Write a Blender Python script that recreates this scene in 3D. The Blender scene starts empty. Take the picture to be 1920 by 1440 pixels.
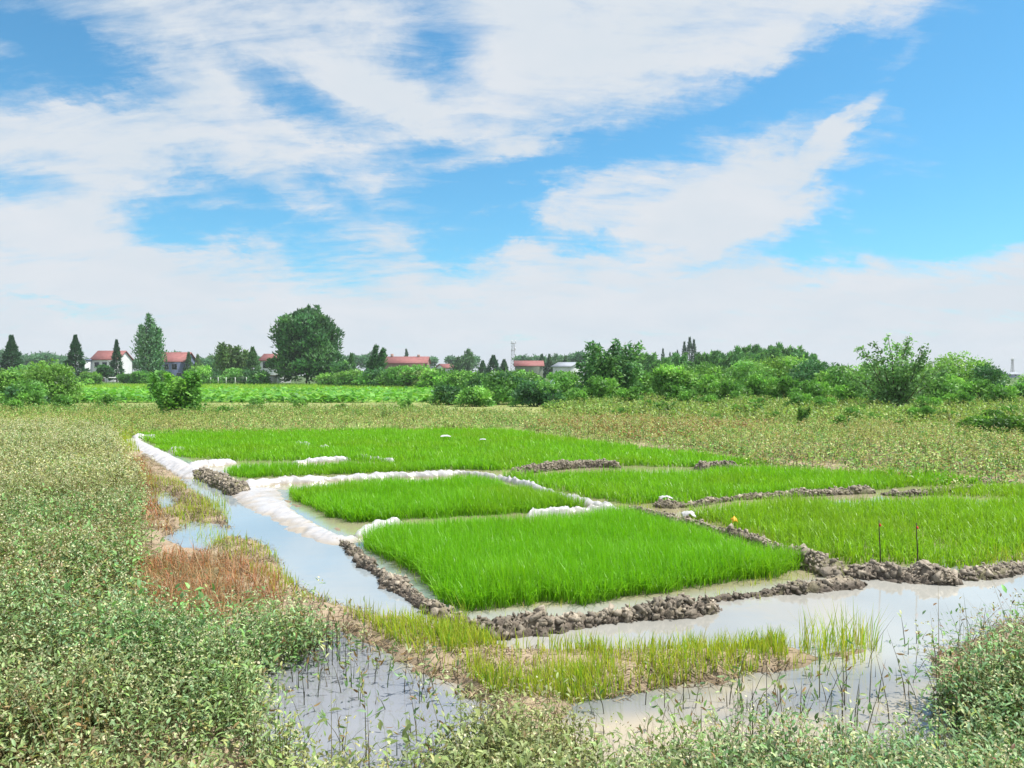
import bpy, math, random
import numpy as np
from mathutils import Vector

R = math.radians
rng = np.random.default_rng(11)
scene = bpy.context.scene
col = scene.collection

# ------------------------------------------------------------------ camera
F, HZ, CAMH = 1440.0, 702.0, 1.8          # focal length in photo pixels, horizon row, eye height above the water
PITCH = math.atan((720 - HZ) / F)
cam_d = bpy.data.cameras.new('camera')
cam = bpy.data.objects.new('camera', cam_d)
col.objects.link(cam)
cam.location = (0, 0, CAMH)
cam.rotation_euler = (R(90) - PITCH, 0, 0)
cam_d.sensor_width = 36
cam_d.lens = F / 1920 * 36
cam_d.clip_start = 0.05
cam_d.clip_end = 6000
scene.camera = cam

def ray(px, py):
    a, b = (px - 960) / F, -(py - 720) / F
    cp, sp = math.cos(PITCH), math.sin(PITCH)
    return np.array([a, cp + b * sp, -sp + b * cp])

def gp(px, py, z=0.0):
    d = ray(px, py)
    t = (z - CAMH) / d[2]
    return (d[0] * t, d[1] * t)

def at(px, Y): return (px - 960) / F * Y
def zat(py, Y): return CAMH + Y * (HZ - py) / F

# ------------------------------------------------------------------ light
SUN_EL, SUN_AZ = R(63), R(82)             # azimuth clockwise from +Y (ahead) towards +X (right)
sun_d = bpy.data.lights.new('sun', 'SUN')
sun_d.energy = 5.0
sun_d.angle = R(0.5)
sun_d.color = (1.0, 0.96, 0.88)
sun = bpy.data.objects.new('sun', sun_d)
col.objects.link(sun)
sv = Vector((math.sin(SUN_AZ) * math.cos(SUN_EL), math.cos(SUN_AZ) * math.cos(SUN_EL), math.sin(SUN_EL)))
sun.rotation_euler = sv.to_track_quat('Z', 'Y').to_euler()
sun.location = (20, 20, 60)

scene.view_settings.view_transform = 'Standard'
scene.view_settings.look = 'None'
scene.view_settings.exposure = 0.42
scene.view_settings.gamma = 1.0

# ------------------------------------------------------------------ sky with cirrus and thin cumulus
world = bpy.data.worlds.new('World')
scene.world = world
world.use_nodes = True
wt = world.node_tree
wt.nodes.clear()
WN, WL = wt.nodes, wt.links

def wnode(t, **kw):
    n = WN.new(t)
    for k, v in kw.items(): setattr(n, k, v)
    return n

def wmath(op, a, b=None, clamp=False):
    n = WN.new('ShaderNodeMath'); n.operation = op; n.use_clamp = clamp
    for i, v in enumerate((a, b)):
        if v is None: continue
        if isinstance(v, (int, float)): n.inputs[i].default_value = v
        else: WL.new(v, n.inputs[i])
    return n.outputs[0]

STR = 0.1
sky = wnode('ShaderNodeTexSky', sky_type='NISHITA', sun_disc=False)
sky.sun_elevation = SUN_EL
sky.sun_rotation = SUN_AZ
sky.air_density = 1.0
sky.dust_density = 0.6
sky.ozone_density = 2.0
tc = wnode('ShaderNodeTexCoord')
sep = wnode('ShaderNodeSeparateXYZ'); WL.new(tc.outputs['Generated'], sep.inputs[0])
X, Y, Z = sep.outputs
az = wmath('ARCTAN2', X, Y)
el = wmath('ARCSINE', Z)
den = wmath('ADD', wmath('MAXIMUM', Z, 0.0), 0.30)
pc = wnode('ShaderNodeCombineXYZ')
WL.new(wmath('DIVIDE', X, den), pc.inputs[0]); WL.new(wmath('DIVIDE', Y, den), pc.inputs[1])
pae = wnode('ShaderNodeCombineXYZ')
WL.new(az, pae.inputs[0]); WL.new(el, pae.inputs[1])

def wnoise(vec, scale, detail, rough, dist=0.0, loc=(0, 0, 0), rot=0.0, scl=(1, 1, 1)):
    mp = wnode('ShaderNodeMapping')
    mp.inputs['Location'].default_value = loc
    mp.inputs['Rotation'].default_value = (0, 0, rot)
    mp.inputs['Scale'].default_value = scl
    WL.new(vec, mp.inputs['Vector'])
    n = wnode('ShaderNodeTexNoise')
    n.inputs['Scale'].default_value = scale
    n.inputs['Detail'].default_value = detail
    n.inputs['Roughness'].default_value = rough
    n.inputs['Distortion'].default_value = dist
    WL.new(mp.outputs[0], n.inputs['Vector'])
    return n

# warp the layout so that the edges of the clouds fray
wn = wnoise(pc.outputs[0], 2.2, 7, 0.66, 0.3)
sub = wnode('ShaderNodeVectorMath', operation='SUBTRACT'); WL.new(wn.outputs['Color'], sub.inputs[0]); sub.inputs[1].default_value = (.5, .5, .5)
scl = wnode('ShaderNodeVectorMath', operation='MULTIPLY'); WL.new(sub.outputs[0], scl.inputs[0]); scl.inputs[1].default_value = (.22, .15, 0)
wp = wnode('ShaderNodeVectorMath', operation='ADD'); WL.new(pae.outputs[0], wp.inputs[0]); WL.new(scl.outputs[0], wp.inputs[1])

def blob(px, py, rw, rh, rot, amp):
    d = ray(px, py)
    a = math.atan2(d[0], d[1]); e = math.asin(d[2] / np.linalg.norm(d))
    d2 = ray(px + 60, py); d3 = ray(px, py - 60)
    ka = (math.atan2(d2[0], d2[1]) - a) / 60
    ke = (math.asin(d3[2] / np.linalg.norm(d3)) - e) / 60
    mp = wnode('ShaderNodeMapping', vector_type='TEXTURE')
    mp.inputs['Location'].default_value = (a, e, 0)
    mp.inputs['Rotation'].default_value = (0, 0, R(rot))
    mp.inputs['Scale'].default_value = (rw * ka * 1.6, rh * ke * 1.6, 1)
    WL.new(wp.outputs[0], mp.inputs['Vector'])
    g = wnode('ShaderNodeTexGradient', gradient_type='SPHERICAL')
    WL.new(mp.outputs[0], g.inputs['Vector'])
    return wmath('MULTIPLY', wmath('POWER', g.outputs['Fac'], 0.7), amp)

BLOBS = [  # gaps of blue (negative) and banks of cloud (positive): centre, half axes, tilt, strength
    (60, 50, 190, 85, 12, -1.35), (230, 125, 120, 40, -8, -0.9), (20, 120, 80, 40, 0, -0.5), (370, 100, 60, 22, 0, -0.5),
    (605, 190, 120, 40, -14, -1.2), (600, 20, 90, 40, 0, -0.5), (820, 60, 90, 80, -10, -0.8), (780, 130, 60, 60, 0, -0.3),
    (790, 290, 95, 26, 4, -1.1), (880, 390, 95, 85, 12, -1.35), (770, 370, 80, 45, 0, -0.55),
    (1030, 330, 150, 36, 14, -1.0), (1290, 240, 270, 50, 20, -1.45), (1530, 140, 130, 70, 30, -1.2),
    (1790, 230, 190, 210, 0, -1.8), (1720, 395, 220, 60, 8, -1.5), (1880, 80, 120, 120, 0, -1.2), (1900, 370, 120, 70, 0, -1.0),
    (1275, 140, 80, 26, -5, -0.7), (360, 395, 105, 52, 10, -1.25), (450, 310, 100, 32, 4, -0.8), (310, 415, 60, 40, 0, -0.4),
    (570, 470, 120, 45, -20, -0.5), (640, 350, 60, 90, -20, -0.3), (30, 350, 90, 36, 0, -0.75),
    (1090, 448, 140, 18, -7, -1.1), (870, 462, 100, 26, 10, -0.8), (1320, 495, 60, 14, 8, -0.6), (1240, 440, 50, 22, 0, -0.5),
    (100, 595, 80, 8, -2, -0.6), (410, 577, 35, 7, 0, -0.5), (1020, 645, 70, 12, 0, -0.4), (1520, 465, 110, 16, 0, -0.5),
    (1400, 350, 220, 40, 18, 0.6), (1645, 195, 50, 18, 45, 0.9), (1590, 250, 70, 22, 42, 0.75), (1480, 395, 120, 26, 6, 0.8), (1050, 372, 80, 20, 10, 0.6),
    (1000, 60, 220, 120, 0, 0.45), (700, 130, 200, 40, -30, 0.45), (200, 240, 300, 60, 0, 0.4),
    (900, 290, 120, 34, 20, 0.3), (560, 290, 160, 40, -10, 0.3), (1400, 60, 260, 50, 8, 0.4),
    (640, 430, 170, 70, -25, -0.75), (700, 370, 90, 50, 0, -0.4), (470, 440, 120, 40, 0, -0.5), (950, 200, 150, 50, 20, -0.4), (1120, 190, 110, 40, 10, -0.5), (1060, 250, 80, 30, 10, -0.5), (430, 240, 90, 30, 0, -0.45), (880, 130, 50, 60, 0, -0.3), (960, 690, 2400, 40, 0, 0.7), (960, 600, 1500, 50, 0, 0.4), (200, 470, 300, 50, 0, 0.5), (1350, 560, 700, 60, 0, 0.2), (1340, 425, 130, 36, 0, 0.55), (560, 350, 90, 26, -20, 0.35), (700, 440, 70, 30, -30, 0.3),
]
acc = None
for b in BLOBS:
    o = blob(*b)
    acc = o if acc is None else wmath('ADD', acc, o)
fb = wnoise(pc.outputs[0], 3.4, 10, 0.64, 0.4, (3.1, 1.7, 0), R(25), (1.0, 1.5, 1))
fine = wnoise(pc.outputs[0], 7.0, 9, 0.7, 0.5, (0.4, 7.7, 0), R(-38), (0.7, 2.6, 1))
dens = wmath('ADD', acc, 0.40)
dens = wmath('ADD', dens, wmath('MULTIPLY', wmath('SUBTRACT', fb.outputs['Fac'], 0.5), 2.9))
dens = wmath('ADD', dens, wmath('MULTIPLY', wmath('SUBTRACT', fine.outputs['Fac'], 0.5), 2.0))
mr = wnode('ShaderNodeMapRange', interpolation_type='SMOOTHSTEP')
WL.new(dens, mr.inputs['Value'])
mr.inputs['From Min'].default_value = -0.95
mr.inputs['From Max'].default_value = 0.75
# blue of the sky: Nishita, a little more saturated
tint = wnode('ShaderNodeMix', data_type='RGBA', blend_type='MULTIPLY')
tint.inputs[0].default_value = 1.0
WL.new(sky.outputs[0], tint.inputs[6]); tint.inputs[7].default_value = (0.50, 1.12, 1.28, 1)
cl = wnode('ShaderNodeMix', data_type='RGBA')     # thin grey to full white cloud
sh = wnoise(pc.outputs[0], 3.3, 5, 0.55, 0.3, (9, 4, 0))
WL.new(sh.outputs['Fac'], cl.inputs[0])
cl.inputs[6].default_value = (4.6, 5.4, 6.1, 1); cl.inputs[7].default_value = (6.3, 6.35, 6.6, 1)
mx = wnode('ShaderNodeMix', data_type='RGBA')
WL.new(mr.outputs[0], mx.inputs[0]); WL.new(tint.outputs[2], mx.inputs[6]); WL.new(cl.outputs[2], mx.inputs[7])
bg = wnode('ShaderNodeBackground'); bg.inputs[1].default_value = STR
WL.new(mx.outputs[2], bg.inputs[0])
wo = wnode('ShaderNodeOutputWorld'); WL.new(bg.outputs[0], wo.inputs[0])

# ------------------------------------------------------------------ helpers
def tag(o, label=None, cat=None, group=None, kind=None):
    if label: o['label'] = label
    if cat: o['category'] = cat
    if group: o['group'] = group
    if kind: o['kind'] = kind
    return o

def empty(name, loc, rz=0.0):
    o = bpy.data.objects.new(name, None)
    o.empty_display_size = 0.2
    o.location = loc
    o.rotation_euler = (0, 0, rz)
    col.objects.link(o)
    return o

def mk(name, V, faces, mat, C=None, smooth=False, parent=None, loc=None):
    """one mesh object from numpy arrays; faces = list of (n,3) or (n,4) index arrays"""
    V = np.asarray(V, dtype=np.float32)
    faces = [np.asarray(f, dtype=np.int32) for f in (faces if isinstance(faces, list) else [faces])]
    faces = [f for f in faces if len(f)]
    me = bpy.data.meshes.new(name)
    me.vertices.add(len(V)); me.vertices.foreach_set('co', V.ravel())
    li = np.concatenate([f.ravel() for f in faces])
    lt = np.concatenate([np.full(len(f), f.shape[1], np.int32) for f in faces])
    ls = np.concatenate([[0], np.cumsum(lt)[:-1]]).astype(np.int32)
    me.loops.add(len(li)); me.loops.foreach_set('vertex_index', li)
    me.polygons.add(len(lt)); me.polygons.foreach_set('loop_start', ls)
    me.update(calc_edges=True)
    if C is not None:
        C = np.asarray(C, dtype=np.float32)
        if C.shape[1] == 3: C = np.hstack([C, np.ones((len(C), 1), np.float32)])
        a = me.color_attributes.new('Col', 'FLOAT_COLOR', 'POINT')
        a.data.foreach_set('color', C.ravel())
    if smooth: me.polygons.foreach_set('use_smooth', np.ones(len(lt), bool))
    me.materials.append(mat)
    o = bpy.data.objects.new(name, me)
    col.objects.link(o)
    if parent: o.parent = parent
    if loc is not None: o.location = loc
    return o

class MB:
    """collects arrays for one mesh"""
    def __init__(s): s.V, s.F3, s.F4, s.C, s.n = [], [], [], [], 0
    def add(s, V, F, C=None):
        V = np.asarray(V, float).reshape(-1, 3)
        for f in (F if isinstance(F, list) else [F]):
            f = np.asarray(f, int)
            if len(f) == 0: continue
            (s.F3 if f.shape[1] == 3 else s.F4).append(f + s.n)
        s.V.append(V)
        C = np.ones((len(V), 3)) * .5 if C is None else np.broadcast_to(np.asarray(C, float), (len(V), 3))
        s.C.append(C); s.n += len(V)
        return s
    def build(s, name, mat, parent=None, smooth=False, loc=None):
        fs = []
        if s.F3: fs.append(np.vstack(s.F3))
        if s.F4: fs.append(np.vstack(s.F4))
        return mk(name, np.vstack(s.V), fs, mat, np.vstack(s.C), smooth, parent, loc)
    def box(s, x0, x1, y0, y1, z0, z1, C=None):
        V = [(x, y, z) for x in (x0, x1) for y in (y0, y1) for z in (z0, z1)]
        return s.add(V, [[(0, 1, 3, 2), (4, 6, 7, 5), (0, 4, 5, 1), (2, 3, 7, 6), (0, 2, 6, 4), (1, 5, 7, 3)]], C)
    def tube(s, pts, radii, n=6, C=None):
        pts = np.asarray(pts, float); k = len(pts)
        radii = np.broadcast_to(np.asarray(radii, float), (k,))
        T = np.gradient(pts, axis=0); T /= np.linalg.norm(T, axis=1)[:, None] + 1e-9
        up = np.array([0, 0, 1.0]) if abs(T[0, 2]) < .9 else np.array([1.0, 0, 0])
        U = np.cross(T, up); U /= np.linalg.norm(U, axis=1)[:, None] + 1e-9
        W = np.cross(T, U)
        an = np.linspace(0, 2 * np.pi, n, endpoint=False)
        V = pts[:, None] + radii[:, None, None] * (np.cos(an)[None, :, None] * U[:, None] + np.sin(an)[None, :, None] * W[:, None])
        i = np.arange(k - 1)[:, None] * n; j = np.arange(n)[None]; j2 = (j + 1) % n
        Fq = np.stack([i + j, i + j2, i + n + j2, i + n + j], -1).reshape(-1, 4)
        V = V.reshape(-1, 3)
        V = np.vstack([V, pts[:1], pts[-1:]])
        m = k * n
        Ft = np.vstack([[(m, (q + 1) % n, q) for q in range(n)], [(m + 1, (k - 1) * n + q, (k - 1) * n + (q + 1) % n) for q in range(n)]])
        return s.add(V, [Fq, Ft], C)

def _hash(ix, iy, s):
    n = (ix * 374761393 + iy * 668265263 + s * 144269504) & 0xffffffff
    n = ((n ^ (n >> 13)) * 1274126177) & 0xffffffff
    return ((n ^ (n >> 16)) & 0xffff) / 65535.0

def vnoise(x, y, s=0):
    x = np.asarray(x, float); y = np.asarray(y, float)
    ix, iy = np.floor(x).astype(np.int64), np.floor(y).astype(np.int64)
    fx, fy = x - ix, y - iy
    fx = fx * fx * (3 - 2 * fx); fy = fy * fy * (3 - 2 * fy)
    a, b, c, d = _hash(ix, iy, s), _hash(ix + 1, iy, s), _hash(ix, iy + 1, s), _hash(ix + 1, iy + 1, s)
    return (a + (b - a) * fx) * (1 - fy) + (c + (d - c) * fx) * fy

def fbm(x, y, s=0, o=4):
    r, a, t = 0, .5, 0
    for k in range(o):
        r = r + a * vnoise(x * 2 ** k + 13.7 * k, y * 2 ** k + 7.1 * k, s + k); t += a; a *= .5
    return r / t - .5          # about -0.5 .. 0.5

def cellular(x, y, s=0):
    ix, iy = np.floor(x).astype(np.int64), np.floor(y).astype(np.int64)
    f1 = np.full(x.shape, 9.0); f2 = f1.copy(); idv = np.zeros(x.shape)
    for dx in (-1, 0, 1):
        for dy in (-1, 0, 1):
            cx, cy = ix + dx, iy + dy
            px, py = cx + .15 + .7 * _hash(cx, cy, s), cy + .15 + .7 * _hash(cx, cy, s + 5)
            d = np.hypot(px - x, py - y)
            near = d < f1
            f2 = np.where(near, f1, np.minimum(f2, d)); idv = np.where(near, _hash(cx, cy, s + 9), idv); f1 = np.where(near, d, f1)
    return f1, f2, idv

def sstep(a, b, x):
    t = np.clip((x - a) / (b - a), 0, 1); return t * t * (3 - 2 * t)

def poly(pts, z=0.0):
    return np.array([gp(p[0], p[1], p[2] if len(p) > 2 else z) for p in pts])

def inpoly(x, y, P):
    r = np.zeros(x.shape, bool); n = len(P)
    for i in range(n):
        (x1, y1), (x2, y2) = P[i], P[(i + 1) % n]
        c = (y1 > y) != (y2 > y)
        r ^= c & (x < (x2 - x1) * (y - y1) / (y2 - y1 + 1e-12) + x1)
    return r

def sdpoly(x, y, P):
    d = np.full(x.shape, 1e9); n = len(P)
    for i in range(n):
        a, b = P[i], P[(i + 1) % n]; e = b - a
        t = np.clip(((x - a[0]) * e[0] + (y - a[1]) * e[1]) / (e @ e + 1e-12), 0, 1)
        d = np.minimum(d, np.hypot(x - a[0] - t * e[0], y - a[1] - t * e[1]))
    return np.where(inpoly(x, y, P), -d, d)

def area(P):
    x, y = P[:, 0], P[:, 1]
    return abs(np.dot(x, np.roll(y, 1)) - np.dot(y, np.roll(x, 1))) / 2

def spath(pts, step):
    """Catmull-Rom through pts, resampled evenly"""
    P = np.asarray(pts, float)
    P = np.vstack([2 * P[0] - P[1], P, 2 * P[-1] - P[-2]])
    out = []
    for i in range(1, len(P) - 2):
        t = np.linspace(0, 1, 24, endpoint=False)[:, None]
        a, b, c, d = P[i - 1], P[i], P[i + 1], P[i + 2]
        out.append(.5 * (2 * b + (c - a) * t + (2 * a - 5 * b + 4 * c - d) * t ** 2 + (3 * b - a - 3 * c + d) * t ** 3))
    out = np.vstack(out + [P[-2:-1]])
    s = np.concatenate([[0], np.cumsum(np.linalg.norm(np.diff(out, axis=0), axis=1))])
    n = max(3, int(s[-1] / step) + 1)
    q = np.linspace(0, s[-1], n)
    return np.stack([np.interp(q, s, out[:, k]) for k in range(out.shape[1])], 1), q

def unit(v): return v / (np.linalg.norm(v, axis=-1, keepdims=True) + 1e-9)

# ------------------------------------------------------------------ materials
def material(name):
    m = bpy.data.materials.new(name); m.use_nodes = True
    return m, m.node_tree, m.node_tree.nodes['Principled BSDF']

def leaf_material(name, transl=0.35, rough=0.5, spec=0.3, tmul=(1.15, 1.2, .75)):
    m, t, p = material(name)
    a = t.nodes.new('ShaderNodeAttribute'); a.attribute_name = 'Col'
    t.links.new(a.outputs['Color'], p.inputs['Base Color'])
    p.inputs['Roughness'].default_value = rough
    p.inputs['Specular IOR Level'].default_value = spec
    mu = t.nodes.new('ShaderNodeMix'); mu.data_type = 'RGBA'; mu.blend_type = 'MULTIPLY'; mu.inputs[0].default_value = 1
    t.links.new(a.outputs['Color'], mu.inputs[6]); mu.inputs[7].default_value = (*tmul, 1)
    tr = t.nodes.new('ShaderNodeBsdfTranslucent'); t.links.new(mu.outputs[2], tr.inputs[0])
    ms = t.nodes.new('ShaderNodeMixShader'); ms.inputs[0].default_value = transl
    t.links.new(p.outputs[0], ms.inputs[1]); t.links.new(tr.outputs[0], ms.inputs[2])
    t.links.new(ms.outputs[0], t.nodes['Material Output'].inputs['Surface'])
    return m

def rough_material(name, color=None, rough=.8, nscale=8, namp=.25, bump=.3, bscale=30, spec=.3, attr=False):
    """base colour varied by noise, with a fine bump"""
    m, t, p = material(name)
    tcn = t.nodes.new('ShaderNodeTexCoord')
    nz = t.nodes.new('ShaderNodeTexNoise'); nz.inputs['Scale'].default_value = nscale; nz.inputs['Detail'].default_value = 6
    nz.inputs['Roughness'].default_value = .65
    t.links.new(tcn.outputs['Object'], nz.inputs['Vector'])
    mr_ = t.nodes.new('ShaderNodeMapRange'); mr_.inputs['From Min'].default_value = .25; mr_.inputs['From Max'].default_value = .75
    mr_.inputs['To Min'].default_value = 1 - namp; mr_.inputs['To Max'].default_value = 1 + namp
    t.links.new(nz.outputs['Fac'], mr_.inputs['Value'])
    vm = t.nodes.new('ShaderNodeVectorMath'); vm.operation = 'SCALE'
    if attr:
        a = t.nodes.new('ShaderNodeAttribute'); a.attribute_name = 'Col'
        t.links.new(a.outputs['Color'], vm.inputs[0])
    else: vm.inputs[0].default_value = color
    t.links.new(mr_.outputs[0], vm.inputs['Scale'])
    t.links.new(vm.outputs[0], p.inputs['Base Color'])
    p.inputs['Roughness'].default_value = rough
    p.inputs['Specular IOR Level'].default_value = spec
    if bump:
        n2 = t.nodes.new('ShaderNodeTexNoise'); n2.inputs['Scale'].default_value = bscale; n2.inputs['Detail'].default_value = 8
        t.links.new(tcn.outputs['Object'], n2.inputs['Vector'])
        b = t.nodes.new('ShaderNodeBump'); b.inputs['Strength'].default_value = bump; b.inputs['Distance'].default_value = .02
        t.links.new(n2.outputs['Fac'], b.inputs['Height']); t.links.new(b.outputs[0], p.inputs['Normal'])
    return m

M = {}
M['rice'] = leaf_material('rice_leaf', .45, .4, .4, (1.15, 1.15, .5))
M['leaf'] = leaf_material('weed_leaf', .3, .5, .35)
M['tree'] = leaf_material('tree_leaf', .35, .5, .3)
M['ground'] = rough_material('soil', attr=True, rough=.85, nscale=5, namp=.3, bump=.5, bscale=22)
M['mud'] = rough_material('mud', attr=True, rough=.7, nscale=14, namp=.3, bump=.6, bscale=40, spec=.4)
M['bark'] = rough_material('bark', (.10, .075, .05), .9, 6, .3, .4, 20)
M['roof'] = rough_material('red_roof_tile', (.27, .105, .10), .7, 1.2, .3, .2, 12)
M['greyroof'] = rough_material('grey_roof', (.30, .33, .38), .6, 1.0, .15, .1, 12)
M['white'] = rough_material('white_render', (.74, .75, .78), .8, .9, .12, .1, 12)
M['blue_and_shade'] = rough_material('blue_grey_and_wall_shade', (.20, .24, .40), .8, .9, .15, .1, 12)  # blue grey tone; on one house front it is painted-in shade
M['brick'] = rough_material('brick', (.34, .22, .18), .85, 1.5, .25, .1, 12)
M['greenwall'] = rough_material('grey_green_wall', (.24, .28, .22), .85, 1.0, .2, .1, 12)  # grey green wall tone with slight noise
M['glass'] = rough_material('window_glass', (.03, .04, .05), .1, 1, .1, 0)
M['frame'] = rough_material('window_frame', (.45, .45, .46), .5, 1, .1, 0)
M['steel'] = rough_material('tower_steel', (.38, .36, .38), .5, 1, .1, 0)
M['stake'] = rough_material('dark_stake', (.05, .035, .03), .8, 10, .2, .2, 60)
M['redtag'] = rough_material('red_tag', (.55, .05, .03), .6, 20, .1, 0)
M['yellow'] = rough_material('yellow_plastic', (.75, .42, .02), .5, 20, .1, 0)
M['sack'] = rough_material('pale_blue_plastic', (.55, .70, .82), .45, 8, .1, .2, 20)

def film_material():
    m = rough_material('plastic_film', attr=True, rough=.3, nscale=6, namp=.08, bump=.25, bscale=26, spec=.5)
    t = m.node_tree; p = t.nodes['Principled BSDF']
    p.inputs['Coat Weight'].default_value = .15; p.inputs['Coat Roughness'].default_value = .15
    return m
M['film'] = film_material()

def water_material():
    m, t, p = material('muddy_water')
    tcn = t.nodes.new('ShaderNodeTexCoord')
    a = t.nodes.new('ShaderNodeAttribute'); a.attribute_name = 'Col'
    t.links.new(a.outputs['Color'], p.inputs['Base Color'])
    p.inputs['Roughness'].default_value = .03
    p.inputs['IOR'].default_value = 1.55
    n2 = t.nodes.new('ShaderNodeTexNoise'); n2.inputs['Scale'].default_value = 7; n2.inputs['Detail'].default_value = 4
    t.links.new(tcn.outputs['Object'], n2.inputs['Vector'])
    b = t.nodes.new('ShaderNodeBump'); b.inputs['Strength'].default_value = .05; b.inputs['Distance'].default_value = .02
    t.links.new(n2.outputs['Fac'], b.inputs['Height']); t.links.new(b.outputs[0], p.inputs['Normal'])
    return m
M['water'] = water_material()

# ------------------------------------------------------------------ lie of the land
WATER = {
 'canal': poly([(243, 826), (275, 838), (300, 868), (345, 897), (372, 925), (398, 948), (440, 985), (415, 1003), (500, 1022), (535, 1062), (560, 1105), (625, 1130),
                (700, 1155), (790, 1172), (830, 1185), (905, 1200), (950, 1215), (1100, 1222), (1300, 1216), (1470, 1205), (1530, 1225), (1640, 1215), (1490, 1262), (1340, 1285), (1200, 1302),
                (1090, 1325), (1000, 1500), (1200, 1620), (1500, 1640), (1800, 1560), (1835, 1400), (1740, 1320), (1735, 1250), (1800, 1200), (1880, 1172), (2100, 1150), (2100, 1040),
                (1920, 1050), (1700, 1060), (1500, 1080), (1200, 1110), (980, 1140), (860, 1130), (700, 1030), (600, 970), (450, 900), (330, 850)]),
 'puddle': poly([(500, 1195), (560, 1200), (640, 1180), (710, 1207), (780, 1258), (890, 1312), (905, 1345), (870, 1470), (640, 1500), (480, 1400), (500, 1270)]),
 'pool': poly([(325, 990), (360, 980), (420, 985), (445, 1000), (410, 1012), (385, 1030), (330, 1025)]),
 'wetspot': poly([(275, 935), (310, 925), (330, 945), (300, 960)]),
 'paddy': poly([(240, 818), (235, 811), (600, 808), (960, 809), (1000, 817), (1220, 844), (1450, 873), (1800, 903), (2300, 935),
                (2300, 1010), (1920, 1040), (1800, 1055), (1560, 1080), (1200, 1125), (880, 1150), (690, 1030), (560, 950), (400, 880)]),
}
ISLAND = poly([(640, 1160), (790, 1178), (850, 1195), (940, 1212), (1100, 1222), (1300, 1216), (1470, 1216), (1480, 1245), (1400, 1265), (1300, 1278), (1200, 1297), (1090, 1318), (1000, 1325), (905, 1325), (840, 1275), (770, 1235), (700, 1195)])
TUFTS = poly([(1490, 1205), (1560, 1198), (1640, 1200), (1660, 1235), (1600, 1255), (1510, 1240)])

def landsd(x, y):
    x = np.asarray(x, float); y = np.asarray(y, float)
    s = np.full(x.shape, 1e9)
    near = (np.abs(x) < 22) & (y > 0) & (y < 34)
    if near.any():
        xx, yy = x[near], y[near]
        q = np.full(xx.shape, 1e9)
        for P in WATER.values(): q = np.minimum(q, sdpoly(xx, yy, P))
        q = q + .26 * fbm(xx * 1.9, yy * 1.9, 3, 5) + .13 * fbm(xx * 8, yy * 8, 8, 3)
        s[near] = q
    return s

def terrain(x, y, sd=None):
    sd = landsd(x, y) if sd is None else sd
    land = .05 + .06 * fbm(x * .7, y * .7, 21, 4) + .05 * fbm(x * 6, y * 6, 31, 4) + .03 * fbm(x * 21, y * 21, 33, 3) + .06 * sstep(.3, 2.0, sd)
    land = np.maximum(land, .008)
    return -.08 + (land + .08) * sstep(-.2, .2, sd)

def axis(a0, a1, step, lo, hi, g):
    m = list(np.arange(a0, a1, step)); s = step; up = []; v = a1
    while v < hi: up.append(v); s *= g; v += s
    s = step; dn = []; v = a0 - step
    while v > lo: dn.append(v); s *= g; v -= s
    return np.array([lo] + dn[::-1] + m + up + [hi])

gx = axis(-4.5, 5.0, .028, -1400, 1400, 1.045)
gy = axis(2.2, 10.0, .022, -300, 1500, 1.03)
GX, GY = np.meshgrid(gx, gy)
sd = landsd(GX, GY)
GZ = terrain(GX, GY, sd)
GZ = np.where(GY > 40, GZ * .5 + .0, GZ)
nx, ny = len(gx), len(gy)
idx = np.arange(nx * ny).reshape(ny, nx)
Fg = np.stack([idx[:-1, :-1], idx[:-1, 1:], idx[1:, 1:], idx[1:, :-1]], -1).reshape(-1, 4)
gxf, gyf = GX.ravel(), GY.ravel()
n1 = fbm(gxf * .9, gyf * .9, 41, 4)[:, None]; n2 = fbm(gxf * .25, gyf * .25, 55, 3)[:, None]
soil = np.array([.33, .255, .18]) * (1 + .5 * n1)
litter = np.array([.15, .135, .06]) * (1 + .6 * n1)
wet = np.array([.17, .13, .09])
sdf = sd.ravel()[:, None]
Cg = wet + (soil - wet) * sstep(-.02, .14, sdf)
Cg = Cg + (litter - Cg) * sstep(.35, .8, sdf + .6 * n1)
straw = np.array([.26, .29, .10]) * (1 + .6 * n2)
Cg = Cg + (straw - Cg) * sstep(17, 24, gyf)[:, None] * (sdf > .2)
lawn = np.array([.2, .36, .04]) * (1 + .3 * n2)
Cg = Cg + (lawn - Cg) * (sstep(46, 50, gyf) * sstep(2, -6, gxf + .12 * (gyf - 50)))[:, None]
bush = np.array([.18, .24, .07]) * (1 + .4 * n2)
Cg = Cg + (bush - Cg) * (sstep(44, 52, gyf) * (1 - sstep(2, -6, gxf + .12 * (gyf - 50))))[:, None]
far = np.array([.07, .12, .035])
Cg = Cg + (far - Cg) * sstep(125, 150, gyf)[:, None]
ground = mk('ground', np.stack([gxf, gyf, GZ.ravel()], 1), Fg, M['ground'], Cg, smooth=True)
tag(ground, 'bare and weedy soil between the flooded paddies, running to the horizon', 'ground', kind='structure')
wx, wy = np.arange(-14, 18.01, .1), np.arange(.4, 31, .1)
WX, WY = np.meshgrid(wx, wy); fx_, fy_ = WX.ravel(), WY.ravel()
tn = fbm(fx_ * .8, fy_ * .8, 81, 5)[:, None]
ditch = sstep(.4, -.6, fx_ + .25 * (fy_ - 6.5))[:, None] * sstep(5.3, 6.2, fy_)[:, None]      # ditch water, sky reflection painted in as milky blue grey
pud = sstep(.1, -.1, sdpoly(fx_, fy_, WATER['puddle']))[:, None]                              # clearer standing puddle
low = sstep(5.0, 4.4, fy_)[:, None]
Cw = np.array([.35, .345, .32]) * (1 + .5 * tn)
Cw = Cw + (np.array([.27, .31, .335]) * (1 + .35 * tn) - Cw) * ditch
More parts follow.
